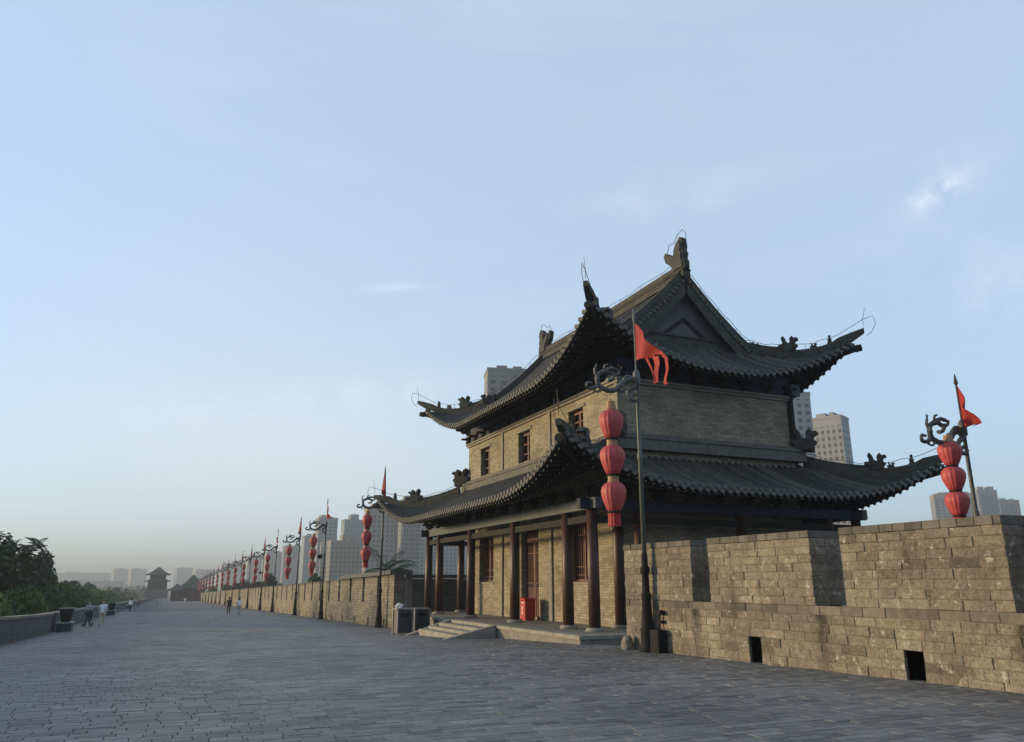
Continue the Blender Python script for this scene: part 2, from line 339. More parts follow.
MT['whitepaint'] = noisy('white_paint', (.65,.64,.62), (.78,.77,.75), 6, .6, .05)
MT['binpanel'] = noisy('bin_panel', (.018,.024,.03), (.035,.042,.05), 3, .5, .05, .45)
MT['binpost'] = noisy('bin_frame', (.13,.135,.135), (.20,.205,.205), 4, .5, .05, .5)
MT['paper'] = noisy('white_paper', (.6,.6,.6), (.75,.75,.74), 9, .8, .3)
MT['wire'] = noisy('wire', (.03,.03,.032), (.05,.05,.052), 9, .5, 0)
MT['dark'].node_tree.nodes['Principled BSDF'].inputs['Specular IOR Level'].default_value = 0
MT['drain'] = noisy('drain_hole_shade', (.004,.004,.004), (.008,.008,.007), 4, .95, 0, 0)  # near-black colour standing in for the shade inside the drain holes
MT['bark'] = noisy('bark', (.05,.042,.034), (.09,.075,.06), 5, .9, .5)
MT['soil'] = noisy('city_ground', (.03,.035,.025), (.06,.065,.05), .03, .95, 0)
MT['skin'] = noisy('skin', (.42,.26,.19), (.48,.31,.23), 8, .6, 0)
MT['hair'] = noisy('dark_hair', (.012,.010,.009), (.02,.017,.015), 20, .6, .1)
def leafmat(name, a, b_, c):
    m, t, b = newmat(name, .6, .25)
    g = N(t,'ShaderNodeNewGeometry'); r = ramp(t, [(0,a),(.5,b_),(1,c)]); t.links.new(g.outputs['Random Per Island'], r.inputs['Fac'])
    t.links.new(r.outputs['Color'], b.inputs['Base Color'])
    tr = N(t,'ShaderNodeBsdfTranslucent'); t.links.new(r.outputs['Color'], tr.inputs['Color'])
    ms = N(t,'ShaderNodeMixShader', Fac=.25); t.links.new(b.outputs[0], ms.inputs[1]); t.links.new(tr.outputs[0], ms.inputs[2])
    t.links.new(ms.outputs[0], t.nodes['Material Output'].inputs['Surface'])
    return m
MT['leafdark'] = leafmat('leaf_dark', (.012,.029,.014), (.022,.050,.020), (.035,.068,.026))
MT['leafmid'] = leafmat('leaf_mid', (.021,.058,.015), (.040,.09,.021), (.06,.118,.03))
MT['leafbright'] = leafmat('leaf_bright', (.045,.10,.018), (.072,.145,.026), (.105,.185,.038))

# ------------------------------------------------------------------ setting
NEARX = 12.84       # inner face of the crenellated parapets
LPX = -5.75         # inner face of the low parapet
# city ground, one sheet far below the wall top
mb = MB(); mb.grid(lambda u,v: (-6000+12000*u, -3000+9000*v, -14.0 - (12 if v > .5 else 0)*(v-.5)), 12, 12)
tag(mb.build('city_ground', MT['soil']), kind='structure')
# wall-top walk: one sheet with skirts, following the fall of the wall
mb = MB()
ys = [-40,0,23,30,40,50,70,100]+[100+40*i for i in range(1,16)]
xr = lambda y: 34 if y <= 49 else 14.2
prev=None
for i in range(len(ys)-1):
    y0,y1 = ys[i],ys[i+1]; z0,z1 = gz(y0)-.02, gz(y1)-.02
    x1 = 34 if y1 <= 50 else 14.2
    mb.add([(-6.6,y0,z0),(x1,y0,z0),(x1,y1,z1),(-6.6,y1,z1)],[(0,1,2,3)])
    mb.add([(-6.6,y0,z0),(-6.6,y1,z1),(-6.6,y1,-16),(-6.6,y0,-16),(x1,y0,z0),(x1,y1,z1),(x1,y1,-16),(x1,y0,-16)],[(0,1,2,3),(7,6,5,4)])
tag(mb.build('wall_walk', MT['farpave']), kind='structure')
# brick-on-bed paving, every brick laid
mb = MB(); BW, BH = .42, .20
Y0p, Y1p = 1.5, 118.0
V=[]; F=[]; nrow=int((Y1p-Y0p)/BH)
for r in range(nrow):
    yb = Y0p+r*BH; offs = (r%2)*BW*.5 + rng.uniform(-.04,.04)
    x = LPX-.1-offs
    row_w = 0
    while x < NEARX+.12:
        L = BW*rng.uniform(.86,1.12); xe = x+L
        g = .005; h = rng.normal(0,.0009); tx = rng.normal(0,.003); ty = rng.normal(0,.004)
        a0,a1,b0,b1 = x+g, xe-g, yb+g, yb+BH-g
        if rng.random()<.06: h -= .004
        c = .0015
        cx,cy=(a0+a1)/2,(b0+b1)/2
        b=len(V)
        for (px,py,dz) in ((a0,b0,-.03),(a1,b0,-.03),(a1,b1,-.03),(a0,b1,-.03),(a0+c,b0+c,0),(a1-c,b0+c,0),(a1-c,b1-c,0),(a0+c,b1-c,0)):
            V.append((px,py,gz(py)+.012+h+(px-cx)*tx+(py-cy)*ty+dz))
        F += [(b+4,b+5,b+6,b+7),(b,b+1,b+5,b+4),(b+1,b+2,b+6,b+5),(b+2,b+3,b+7,b+6),(b+3,b,b+4,b+7)]
        x = xe
mb.v=V; mb.f=F; mb.mi=[0]*len(F)
tag(mb.build('brick_paving', MT['paver']), kind='structure')
mb = MB()
for i in range(len(ys)-1):
    y0,y1=max(ys[i],-4),min(ys[i+1],118)
    if y1>y0: mb.add([(LPX-.1,y0,gz(y0)-.012),(NEARX+.1,y0,gz(y0)-.012),(NEARX+.1,y1,gz(y1)-.012),(LPX-.1,y1,gz(y1)-.012)],[(0,1,2,3)])
tag(mb.build('paving_bed', MT['joint']), kind='structure')

# ------------------------------------------------------------------ near crenellated wall, brick by brick
CH_ = .186; WT = .9
ZN = 1.13; ZT = 2.72
def lay(mb, y0, y1, z0, z1, x=NEARX, thick=WT, L=.60, jit=.008, endbricks=True):
    """one course of chamfered bricks between y0 and y1"""
    y = y0; first = True
    while y < y1-.02:
        l = L*random.uniform(.82,1.12)
        if first: l *= random.uniform(.45,1)
        if y1-(y+l) < .2: l = y1-y
        ye = y+l; dj = max(-.013,min(.004,random.gauss(-.003,jit*.8))); g=.004; c=random.uniform(.004,.013)
        last = ye >= y1-.021
        depths = [(0,.46),(.46,thick)] if endbricks and (first or last) else [(0,.3)]
        for a,b in depths:
            xa = x+a+(dj if a==0 else .004); xb = x+b-.004
            vs=[]
            j=lambda: random.uniform(-.009,.009)
            for yy,zz in ((y+g,z0+g),(ye-g,z0+g),(ye-g,z1-g),(y+g,z1-g)): vs.append((xb,yy,zz))
            for yy,zz in ((y+g,z0+g),(ye-g,z0+g),(ye-g,z1-g),(y+g,z1-g)): vs.append((xa+c,yy+j()*.5,zz+j()*.5))
            for yy,zz in ((y+g+c,z0+g+c),(ye-g-c,z0+g+c),(ye-g-c,z1-g-c),(y+g+c,z1-g-c)): vs.append((xa+j()*.45,yy+j()*.7,zz+j()*.7))
            fs=[(8,11,10,9)] + [(0,3,2,1)]
            for k in (0,4):
                for i in range(4):
                    q=(i+1)%4; fs.append((k+i,k+q,k+4+q,k+4+i))
            mb.add(vs,fs)
        y = ye; first=False
merl = [(.1,3.62),(4.46,7.96),(8.82,12.37),(13.23,16.8),(17.54,20.92)]
WY0, WY1 = -3.0, 20.92
holes = [(1.7,2.1),(6.0,6.4),(10.71,11.12),(15.04,15.46)]
HZ = .345
root = empty('battlement_wall', (NEARX, 10, 0), 0, 'tall weathered brick battlement wall in the right foreground, with deep notches and square drain holes at its foot', 'wall')
off = (NEARX,10,0)
mb = MB(); z = ZN-.0
k = 0
zz = ZN
while zz > -.55:
    z1, z0 = zz, zz-CH_
    segs=[]; yprev=WY0
    if z0 < HZ-.05:
        for a,b in holes: segs.append((yprev,a)); yprev=b
    segs.append((yprev,WY1))
    if k==0:
        ms_=MB(); lay(ms_,WY0,WY1,z0,z1,x=NEARX+.002); ms_.build('string_course',MT['coursebrick'],root,off=off)
    else:
        for a,b in segs: lay(mb,a,b,z0,z1)
    zz=z0; k+=1
wall_lo = mb.build('lower_wall', MT['wallbrick'], root, off=off)
mb = MB(); yprev=WY0+.02
hz2 = ZN-CH_*4      # top of the drain holes follows a course line
for a,b in holes:
    mb.box(NEARX+.014,NEARX+WT-.02,yprev,a-.02,-.6,hz2); yprev=b+.02
mb.box(NEARX+.014,NEARX+WT-.02,yprev,WY1-.02,-.6,hz2)
mb.box(NEARX+.014,NEARX+WT-.02,WY0+.02,WY1-.02,hz2+.001,ZN-.015)
mb.build('mortar_core', MT['mortar'], root, off=off)
for a,b in merl:
    mb = MB(); n=8
    hh=(ZT-.16-ZN)/n
    for i in range(n): lay(mb,a,b,ZN+i*hh,ZN+(i+1)*hh)
    m_o = mb.build('merlon', MT['wallbrick'], root, off=off)
    mb = MB(); mb.box(NEARX+.014,NEARX+WT-.02,a+.015,b-.015,ZN,ZT-.165)
    mb.build('mortar_core', MT['mortar'], m_o, off=(0,0,0)).location=(-NEARX,-10,0)
    mb = MB(); lay(mb,a-.005,b+.005,ZT-.16,ZT,x=NEARX-.012,L=.34)
    mb.box(NEARX+.28,NEARX+WT+.02,a,b,ZT-.16,ZT-.01)
    mb.build('coping', MT['capbrick'], m_o, off=off)
# drain hole backs and sides, near-black boxes painting in the shade inside
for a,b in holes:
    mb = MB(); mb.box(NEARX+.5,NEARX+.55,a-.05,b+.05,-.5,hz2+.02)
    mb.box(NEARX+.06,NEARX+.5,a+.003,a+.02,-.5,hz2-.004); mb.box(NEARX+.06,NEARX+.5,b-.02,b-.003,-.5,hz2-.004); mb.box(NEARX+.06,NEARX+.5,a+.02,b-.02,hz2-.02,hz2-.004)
    mb.build('drain_shade_lining', MT['drain'], root, off=off)

# ------------------------------------------------------------------ far crenellated wall
root = empty('battlement_wall', (NEARX,47.6,gz(47.6)), 0, 'long sunlit crenellated brick wall running into the distance beyond the tower', 'wall')
FY0, FY1, PER = 47.6, 330.0, 4.25
mb = MB()
ny = int((FY1-FY0)/PER)
def fwall_box(mb, x0,x1,y0,y1,z0,z1):
    vs=[(x0,y0,z0+gz(y0)),(x1,y0,z0+gz(y0)),(x1,y1,z0+gz(y1)),(x0,y1,z0+gz(y1)),(x0,y0,z1+gz(y0)),(x1,y0,z1+gz(y0)),(x1,y1,z1+gz(y1)),(x0,y1,z1+gz(y1))]
    vs=[(a-NEARX,b-47.6,c-gz(47.6)) for a,b,c in vs]
    mb.add(vs,[(0,3,2,1),(4,5,6,7),(0,1,5,4),(1,2,6,5),(2,3,7,6),(3,0,4,7)])
yp=FY0
for i in range(ny):
    y=FY0+i*PER; hy=y+PER*.5
    for q in (50,70,100):
        if yp<q<hy-.18: fwall_box(mb,NEARX,NEARX+WT,yp,q,-.3,.5); yp=q
    fwall_box(mb,NEARX,NEARX+WT,yp,hy-.18,-.3,.5); yp=hy+.18
fwall_box(mb,NEARX,NEARX+WT,yp,FY1,-.3,.5)
fwall_box(mb,NEARX,NEARX+WT,FY0,50,.5,1.5); fwall_box(mb,NEARX,NEARX+WT,50,70,.5,1.5); fwall_box(mb,NEARX,NEARX+WT,70,100,.5,1.5); fwall_box(mb,NEARX,NEARX+WT,100,FY1,.5,1.5)
mb.build('lower_wall', MT['farbrick'], root)
for i in range(ny):
    y=FY0+i*PER
    mb=MB(); fwall_box(mb,NEARX,NEARX+WT,y,y+PER-.72,1.5,3.0)
    m_o=mb.build('merlon',MT['farbrick'],root)
    mb=MB(); fwall_box(mb,NEARX-.02,NEARX+WT+.02,y-.01,y+PER-.71,3.002,3.16)
    mb.build('coping',MT['capbrick'],m_o)
mb=MB(); 
fwall_box(mb,NEARX-.22,NEARX+WT+.3,47.8,50,3.163,3.42); fwall_box(mb,NEARX-.22,NEARX+WT+.3,50,63.4,3.163,3.42)
mb.build('cap_slab',MT['darkstone'],root)
# return wall behind the bins
root = empty('return_wall', (13.3,47.3,gz(47)), 0, 'shaded dark brick wall with a flat coping closing the terrace behind the tower columns', 'wall')
mb=MB(); mb.box(.62,19,0,.7,-.3,2.85); mb.build('wall',MT['greybrick'],root)
mb=MB(); mb.box(.25,.6,-.06,.7,-.3,2.9); mb.build('gate_pier',MT['stone'],root)
mb=MB(); mb.box(.1,19.1,-.2,.9,2.905,3.12); mb.build('coping',MT['darkstone'],root)

# low inner parapet on the left
root = empty('low_parapet', (LPX,40,gz(40)), 0, 'low grey brick parapet along the left edge of the wall walk', 'wall')
mb=MB(); mc=MB()
yy=[-5,0,12,23,30,40,50,60,70,85,100]+[100+40*i for i in range(1,15)]
for i in range(len(yy)-1):
    a,b=yy[i],yy[i+1]
    for (M_,x0,x1,z0,z1) in ((mb,LPX-.45,LPX,-.2,.95),(mc,LPX-.5,LPX+.05,.952,1.07)):
        vs=[(x0,a,z0+gz(a)),(x1,a,z0+gz(a)),(x1,b,z0+gz(b)),(x0,b,z0+gz(b)),(x0,a,z1+gz(a)),(x1,a,z1+gz(a)),(x1,b,z1+gz(b)),(x0,b,z1+gz(b))]
        M_.add(vs,[(4,5,6,7),(1,2,6,5),(3,0,4,7)]+([(0,1,5,4)] if i==0 else []))
mb.build('wall',MT['greybrick'],root,off=(LPX,40,gz(40))); mc.build('coping',MT['cornice'],root,off=(LPX,40,gz(40)))

# ------------------------------------------------------------------ the gate tower
TX, TY = 20.6, 34.9
tower = empty('watchtower', (TX,TY,-.05), 0, 'two-storey brick watchtower with sweeping grey tiled roofs and dark red columns', 'watchtower')
TO = (0,0,-.05)     # tower meshes are written in (x-TX, y-TY, world z)
def tb(mb,name,mat,parent=tower,smooth=False):
    o = mb.build(name,mat,parent,smooth=smooth,off=TO if parent is tower else None)
    return o
WX, WY = 4.5, 8.7
CXo, CYo = 6.5, 9.8
# platform
PX0,PX1,PY0,PY1 = -8.15,8.3,-11.7,11.2
mb=MB(); mb.box(PX0+.06,PX1,PY0+.06,PY1,-1.4,-.17); plat=tb(mb,'platform',MT['stone'])
def sub(mb,name,mat,parent,smooth=False):   # child of a tower part (parts sit at the tower's origin)
    return mb.build(name,mat,parent,smooth=smooth,off=TO)
mb=MB()
y=PY0
while y<PY1-.1:
    l=min(random.uniform(1.4,2.2),PY1-y); mb.cbox(PX0,PX0+.55,y+.006,y+l-.006,-.168,-.05,.015); y+=l
x=PX0+.56
while x<PX1-.1:
    l=min(random.uniform(1.4,2.2),PX1-x); mb.cbox(x+.006,x+l-.006,PY0,PY0+.55,-.168,-.05,.015); x+=l
sub(mb,'kerb_stone',MT['curb'],plat)
mb=MB(); mb.box(PX0+.552,PX1,PY0+.552,PY1,-.168,-.056); sub(mb,'floor',MT['stone'],plat)
# stair
SY0,SY1 = 30.3-TY, 36.2-TY; SX1 = PX0; SX0 = PX0-2.1
def gl(yl): return gz(yl+TY)
mb=MB(); nst=4
for i in range(nst-1):
    zt=-.05-(i+1)*.125
    mb.cbox(SX1-(i+1)*.48-.12, SX1+.02, SY0+.36, SY1-.36, -1.3, zt, .02)
stair=tb(mb,'stair',MT['curb'])
for a,b in ((SY0,SY0+.36),(SY1-.36,SY1)):
    mb=MB(); g=gl((a+b)/2)-.05
    poly=[(SX1+.0,-.045),(SX1+.0,-1.2),(SX0-.1,-1.2),(SX0-.1,g+.03),(SX0+.05,g+.09)]
    M=Matrix.Translation((0,(a+b)/2,0)); mb.extrude_poly(poly,b-a,M)
    sub(mb,'side_slab',MT['curb'],stair)
# columns with stone bases
def colm(x,y,r=.215,z0=-.05,z1=4.22,base=True):
    mb=MB(); mb.lathe([(r*1.0,z0+.1),(r*1.0,z1*.5),(r*.93,z1)],18,x,y); c=tb(mb,'column',MT['column'],smooth=False)
    for p in c.data.polygons: p.use_smooth = len(p.vertices)==4
    if base:
        mb=MB(); mb.lathe([(r*1.55,z0),(r*1.6,z0+.05),(r*1.3,z0+.12),(r*1.05,z0+.13)],18,x,y); sub(mb,'column_base',MT['curb'],c)
    return c
ysc=[25.1,27.1,32.15,37.65,42.7,44.7]
cols=[]
for yw in ysc:
    for xs in (-CXo,CXo): cols.append((xs,yw-TY))
for xs in (-4.5,0.3,4.9):
    for ys_ in (25.1-TY,44.7-TY): cols.append((xs,ys_))
for c in cols: colm(*c)
colm(-4.62,26.4-TY,.23,-.05,5.2); 
# walls
def slab(mb, u0,u1,z0,z1, holes, th, put):
    us=sorted({u0,u1,*[h[0] for h in holes],*[h[1] for h in holes]}); zs=sorted({z0,z1,*[h[2] for h in holes],*[h[3] for h in holes]})
    def inh(u,z): return any(h[0]<u<h[1] and h[2]<z<h[3] for h in holes)
    for i in range(len(us)-1):
        for j in range(len(zs)-1):
            um,zm=(us[i]+us[i+1])/2,(zs[j]+zs[j+1])/2
            if inh(um,zm): continue
            a,b,c,d=us[i],us[i+1],zs[j],zs[j+1]
            mb.add([put(a,0,c),put(b,0,c),put(b,0,d),put(a,0,d)],[(0,1,2,3)])
            mb.add([put(a,th,c),put(b,th,c),put(b,th,d),put(a,th,d)],[(3,2,1,0)])
    for h in holes:
        a,b,c,d=h
        for p,q in (((a,c),(b,c)),((b,c),(b,d)),((b,d),(a,d)),((a,d),(a,c))):
            mb.add([put(p[0],0,p[1]),put(q[0],0,q[1]),put(q[0],th,q[1]),put(p[0],th,p[1])],[(0,1,2,3)])
wins=[(29.75,1.65,2.0,4.15,'g'),(40.6,1.65,2.1,4.15,'g'),(29.9,7.6,1.4,9.1,'u'),(35.5,7.5,1.45,9.1,'u'),(40.9,7.5,1.4,9.1,'u')]
door=(34.9,2.0,4.2)
hl=[(yc-wd/2-TY,yc+wd/2-TY,z0,z1) for yc,z0,wd,z1,k in wins]+[(door[0]-1-TY,door[0]+1-TY,-.0501,door[2])]
mb=MB(); slab(mb,-WY,WY,-.05,9.62,hl,.5,lambda u,t,z:(-WX+t,u,z)); 
front=tb(mb,'front_wall',MT['towerbrick'])
mb=MB(); mb.box(-WX+.002,WX,-WY,-WY+.5,-.05,9.62); tb(mb,'side_wall',MT['towerbrick'])
mb=MB(); mb.box(-WX+.002,WX,WY-.5,WY,-.05,9.62); tb(mb,'side_wall',MT['towerbrick'])
mb=MB(); mb.box(WX-.5,WX-.002,-WY+.5,WY-.5,-.05,9.62); tb(mb,'rear_wall',MT['towerbrick'])
# pilaster strips on the front
for yw in (32.5,38.3):
    mb=MB(); mb.cbox(-WX-.09,-WX-.002,yw-TY-.16,yw-TY+.16,-.05,4.6,.02); mb.cbox(-WX-.07,-WX-.002,yw-TY-.14,yw-TY+.14,6.9,9.9,.02)
    sub(mb,'pilaster',MT['cornice'],front)
mb=MB(); mb.cbox(-WX-.07,-WX-.003,-WY-.02,-WY+.22,4.9,9.9,.02); sub(mb,'pilaster',MT['cornice'],front)
# corner post on the far gable corner
mb=MB(); mb.tube([(WX-.02,-WY-.02,6.8),(WX-.02,-WY-.02,9.75)],.16,12); tb(mb,'corner_post',MT['rafter'])
# cornice
mb=MB(); o_=.1
mb.box(-WX-o_,-WX-.003,-WY-o_,WY+o_,9.50,9.62); mb.box(-WX-o_*1.6,-WX-.003,-WY-o_*1.6,WY+o_*1.6,9.622,9.72)
mb.box(-WX+.002,WX+o_,-WY-o_,-WY-.003,9.50,9.62); mb.box(-WX+.002,WX+o_*1.6,-WY-o_*1.6,-WY-.003,9.622,9.72)
mb.box(-WX+.002,WX+o_,WY+.003,WY+o_,9.50,9.62); mb.box(WX+.003,WX+o_,-WY,WY,9.50,9.62)
tb(mb,'cornice',MT['cornice'])
# windows and door
def lattice(mb,x,y0,y1,z0,z1,nv,nh,bw=.035,frame=.09):
    mb.box(x,x+.09,y0,y0+frame,z0,z1); mb.box(x,x+.09,y1-frame,y1,z0,z1)
    mb.box(x,x+.09,y0+frame,y1-frame,z0,z0+frame); mb.box(x,x+.09,y0+frame,y1-frame,z1-frame,z1)
    for i in range(1,nv): yy_=y0+(y1-y0)*i/nv; mb.box(x+.02,x+.06,yy_-bw/2,yy_+bw/2,z0+frame,z1-frame)
    for z_ in nh: mb.box(x+.014,x+.066,y0+frame,y1-frame,z_-bw/2,z_+bw/2)
for yc,z0,wd,z1,k in wins:
    a,b=yc-wd/2-TY,yc+wd/2-TY
    mb=MB(); mb.box(-WX+.36,-WX+.42,a+.002,b-.002,z0+.002,z1-.002)
    wo=tb(mb,'window',MT['dark'])
    mb=MB(); xx=-WX+(.24)
    mid=(a+b)/2
    if k=='g':
        lattice(mb,xx,a+.01,b-.01,z0+.01,z1-.01,10,(z0+.28,z0+.62,z1-.55)); mb.box(xx-.01,xx+.1,mid-.06,mid+.06,z0+.1,z1-.1)
    else:
        lattice(mb,xx,a+.01,b-.01,z0+.01,z1-.01,2,(z0+.5,z0+1.0),.06,.14); mb.box(xx-.01,xx+.1,mid-.07,mid+.07,z0+.15,z1-.15)
        mb.box(xx+.03,xx+.08,a+.15,a+.42,z0+.15,z1-.15)
    sub(mb,'frame',MT['redwood'],wo)
    mb=MB()
    if k=='u':
        mb.cbox(-WX-.05,-WX+.2,a-.22,b+.22,z1+.004,z1+.16,.015); sub(mb,'lintel',MT['cornice'],wo)
        mb=MB(); mb.cbox(-WX-.10,-WX+.2,a-.12,b+.12,z0-.11,z0-.003,.015); sub(mb,'sill',MT['cornice'],wo)
    else:
        mb.cbox(-WX-.04,-WX+.2,a-.1,b+.1,z0-.12,z0-.003,.015); sub(mb,'sill',MT['cornice'],wo)
a,b=door[0]-1-TY,door[0]+1-TY
mb=MB(); mb.box(-WX+.38,-WX+.43,a+.002,b-.002,-.04,door[2]-.002); dr=tb(mb,'door',MT['dark'])
for q0,q1 in ((a+.02,(a+b)/2-.01),((a+b)/2+.01,b-.02)):
    mb=MB(); lattice(mb,-WX+.26,q0,q1,-.03,door[2]-.6,7,(1.35,1.6,3.0)); mb.box(-WX+.30,-WX+.34,q0+.09,q1-.09,.06,1.3)
    sub(mb,'leaf',MT['redwood'],dr)
mb=MB(); lattice(mb,-WX+.26,a+.02,b-.02,door[2]-.58,door[2]-.01,10,()); sub(mb,'transom',MT['redwood'],dr)
mb=MB(); mb.cbox(-WX-.12,-WX+.3,a-.05,b+.05,-.048,.09,.015); sub(mb,'threshold',MT['stone'],dr)
# architraves on the columns
for name,x0,x1,y0,y1 in (('f',-CXo-.15,-CXo+.15,-CYo-.55,CYo+.55),('r',CXo-.15,CXo+.15,-CYo-.55,CYo+.55)):
    mb=MB(); mb.cbox(x0,x1,y0,y1,4.22,4.62,.02); tb(mb,'architrave',MT['beam'])
for y_ in (-CYo,CYo):
    mb=MB(); mb.cbox(-CXo-.55,CXo+.55,y_-.14,y_+.14,4.225,4.60,.02); tb(mb,'architrave',MT['bluebeam'])
    mb=MB(); mb.cbox(-CXo-.1,CXo+.1,y_-.07,y_+.07,3.74,4.0,.02); tb(mb,'tie_beam',MT['rafter'])
for x_ in (-CXo,CXo):
    mb=MB(); mb.cbox(x_-.07,x_+.07,-CYo-.1,CYo+.1,3.76,4.02,.02); tb(mb,'tie_beam',MT['rafter'])
# bracket sets above the architraves and above the upper cornice
BMESH={}
def bracket_row(axis, fixed, sgn, half, n, z, name):
    """each bracket a part; copies share one mesh"""
    rz={('y',-1):0,('y',1):math.pi,('x',-1):math.pi/2,('x',1):-math.pi/2}[(axis,sgn)]
    for i in range(n):
        u=-half+2*half*i/(n-1)
        if 'b' not in BMESH:
            mb=MB()
            for (w_,d_,za,zb) in ((.18,.22,0,.14),(.5,.14,.13,.24),(.16,.62,.23,.34),(.7,.16,.33,.46)):
                mb.box(-d_/2-d_*.25,d_/2-d_*.25,-w_/2,w_/2,za,zb-.004)
            o=mb.build('bracket',MT['rafter'],tower); BMESH['b']=o
        else: o=BMESH['b'].copy(); COL.objects.link(o)
        o.location=(fixed,u,z+.05) if axis=='y' else (u,fixed,z+.05); o.rotation_euler=(0,0,rz)
bracket_row('y',-CXo,-1,CYo,13,4.625,'bracket_set'); bracket_row('x',-CYo,-1,CXo,10,4.605,'bracket_set')
bracket_row('y',CXo,1,CYo,13,4.625,'bracket_set'); bracket_row('x',CYo,1,CXo,10,4.605,'bracket_set')
bracket_row('y',-WX-.02,-1,WY,15,9.73,'bracket_set'); bracket_row('x',-WY-.02,-1,WX,8,9.73,'bracket_set')
for args in ((-WX-.03,-WX+.3,-WY,WY),(WX-.3,WX+.03,-WY,WY)):
    mb=MB(); mb.box(*args,9.725,10.6); tb(mb,'wall_plate',MT['bluebeam'])
for y_ in (-WY,WY):
    mb=MB(); mb.box(-WX-.03,WX+.03,min(y_+.3,y_-.03) if y_<0 else y_-.3,max(y_+.3,y_-.03) if y_<0 else y_+.03,9.727,10.598); tb(mb,'wall_plate',MT['bluebeam'])
# painted blue block at the corner under the eave
mb=MB(); mb.cbox(WX-.15,WX+.35,-WY-.35,-WY+.15,9.74,10.25,.02); tb(mb,'corner_block',MT['beam'])

# ---- roofs
class Roof:
    def __init__(s,HX,HY,z0,a,b,up,cl,p,outv,D):
        s.HX,s.HY,s.z0,s.a,s.b,s.up,s.cl,s.p,s.out,s.D=HX,HY,z0,a,b,up,cl,p,outv,D
    def pt(s,side,u,v,dz=0):
        """side W/E (u along y) or S/N (u along x); v inward from the eave"""
        half = s.HY if side in 'WE' else s.HX
        c=max(half-abs(u),0); g=max(0,1-c/s.cl)**s.p; fd=max(0,1-v/s.D)**1.25
        z=s.z0+s.a*v+s.b*v*v+s.up*g*fd+dz
        o=s.out*g*fd; su=1 if u>=0 else -1
        if side=='W': return (-(s.HX-v)-o, u+su*o, z)
        if side=='E': return ((s.HX-v)+o, u+su*o, z)
        if side=='S': return (u+su*o, -(s.HY-v)-o, z)
        return (u+su*o, (s.HY-v)+o, z)
def build_roof(rf, parent_name, vmaxW, vmaxS, ulimW, sp=.33):
    """vmaxX: depth of the slope; ulimW: half-length kept at the top for W/E (gable), None -> plain hip"""
    mb=MB()
    def lim(side,v):
        half = rf.HY if side in 'WE' else rf.HX
        l=half-v
        if side in 'WE' and ulimW is not None: l=max(l,ulimW)
        return l
    for side in 'WESN':
        vm = vmaxW if side in 'WE' else vmaxS
        for dz in (0,-.13):
            mb.grid(lambda i,j: rf.pt(side,(2*i-1)*lim(side,j*vm)*.9999,j*vm,dz),64,12)
        half=lim(side,0)
        mb.grid(lambda i,j: rf.pt(side,(2*i-1)*half*.9999,0,-.13*j),64,1)
        if ulimW is not None and side in 'WE':
            for sg in (-1,1):
                va=rf.HY-ulimW
                mb.grid(lambda i,j: rf.pt(side,sg*ulimW*.9999,va+(vm-va)*i,-.16*j),10,1)
    roof=tb(mb,parent_name,MT['tilepan'])
    mt=MB(); me=MB(); mr=MB(); mre=MB()
    for side in 'WESN':
        vm = vmaxW if side in 'WE' else vmaxS
        half = rf.HY if side in 'WE' else rf.HX
        n=int(2*half/sp); 
        for i in range(n):
            u=-half+(i+.5)*2*half/n
            ve=min(vm,half-abs(u))
            if side in 'WE' and ulimW is not None and abs(u)<=ulimW: ve=vm
            if ve<.15: continue
            m=max(3,int(ve/.19)+2); r=.083*random.uniform(.94,1.06); ud=Vector((0,1,0)) if side in 'WE' else Vector((1,0,0))
            vs=[]
            for q in range(m):
                v=ve*q/(m-1); P=Vector(rf.pt(side,u,v,.0))+ud*random.uniform(-.008,.008)
                for k in range(6):
                    th=math.pi*k/5; rq=r*(1.06 if q%2 else .95); vs.append(P+ud*rq*math.cos(th)+Vector((0,0,rq*1.15*math.sin(th)-.005)))
            fs=[]
            for q in range(m-1):
                for k in range(5): fs.append((q*6+k,q*6+k+1,(q+1)*6+k+1,(q+1)*6+k))
            mt.add(vs,fs)
            # round tile end and drip tile
            P=Vector(rf.pt(side,u,-.015,.03)); nrm={'W':Vector((-1,0,0)),'E':Vector((1,0,0)),'S':Vector((0,-1,0)),'N':Vector((0,1,0))}[side]
            me.tube([P+nrm*.05,P-nrm*.02],[.098,.098],8)
            P2=Vector(rf.pt(side,min(u+sp/2,half-.02),-.01,-.02))
            me.add([P2+ud*.13+nrm*.03,P2-ud*.13+nrm*.03,P2-ud*.1+nrm*.045+Vector((0,0,-.1)),P2+nrm*.05+Vector((0,0,-.17)),P2+ud*.1+nrm*.045+Vector((0,0,-.1)),
                    P2+ud*.13,P2-ud*.13,P2-ud*.1+Vector((0,0,-.1)),P2+Vector((0,0,-.17)),P2+ud*.1+Vector((0,0,-.1))],[(0,1,2,3,4),(9,8,7,6,5),(0,5,6,1),(1,6,7,2),(2,7,8,3),(3,8,9,4),(4,9,5,0)])
            # rafters: flying square ones and round ones behind
            vr=min(4.2,half-abs(u)+.0)
            for (va,vb,dz,rr,ns) in ((.1,min(1.5,vr),-.22,.066,4),(.72,vr,-.36,.07,8)):
                if vb-va<.15: continue
                pts=[rf.pt(side,u,va+(vb-va)*q/4,dz) for q in range(5)]
                mr.tube(pts,rr,ns)
                E0=Vector(pts[0])+nrm*.004; mr.cur=1; mr.tube([E0,E0-nrm*.02],rr*.86,ns); mr.cur=0
    t=sub(mt,'tile_row',MT['tile'],roof); 
    for p in t.data.polygons: p.use_smooth=True
    sub(me,'eave_tile',MT['tileend'],roof); mr.build('rafter',[MT['rafter'],MT['rafterend']],roof,off=TO)
    return roof
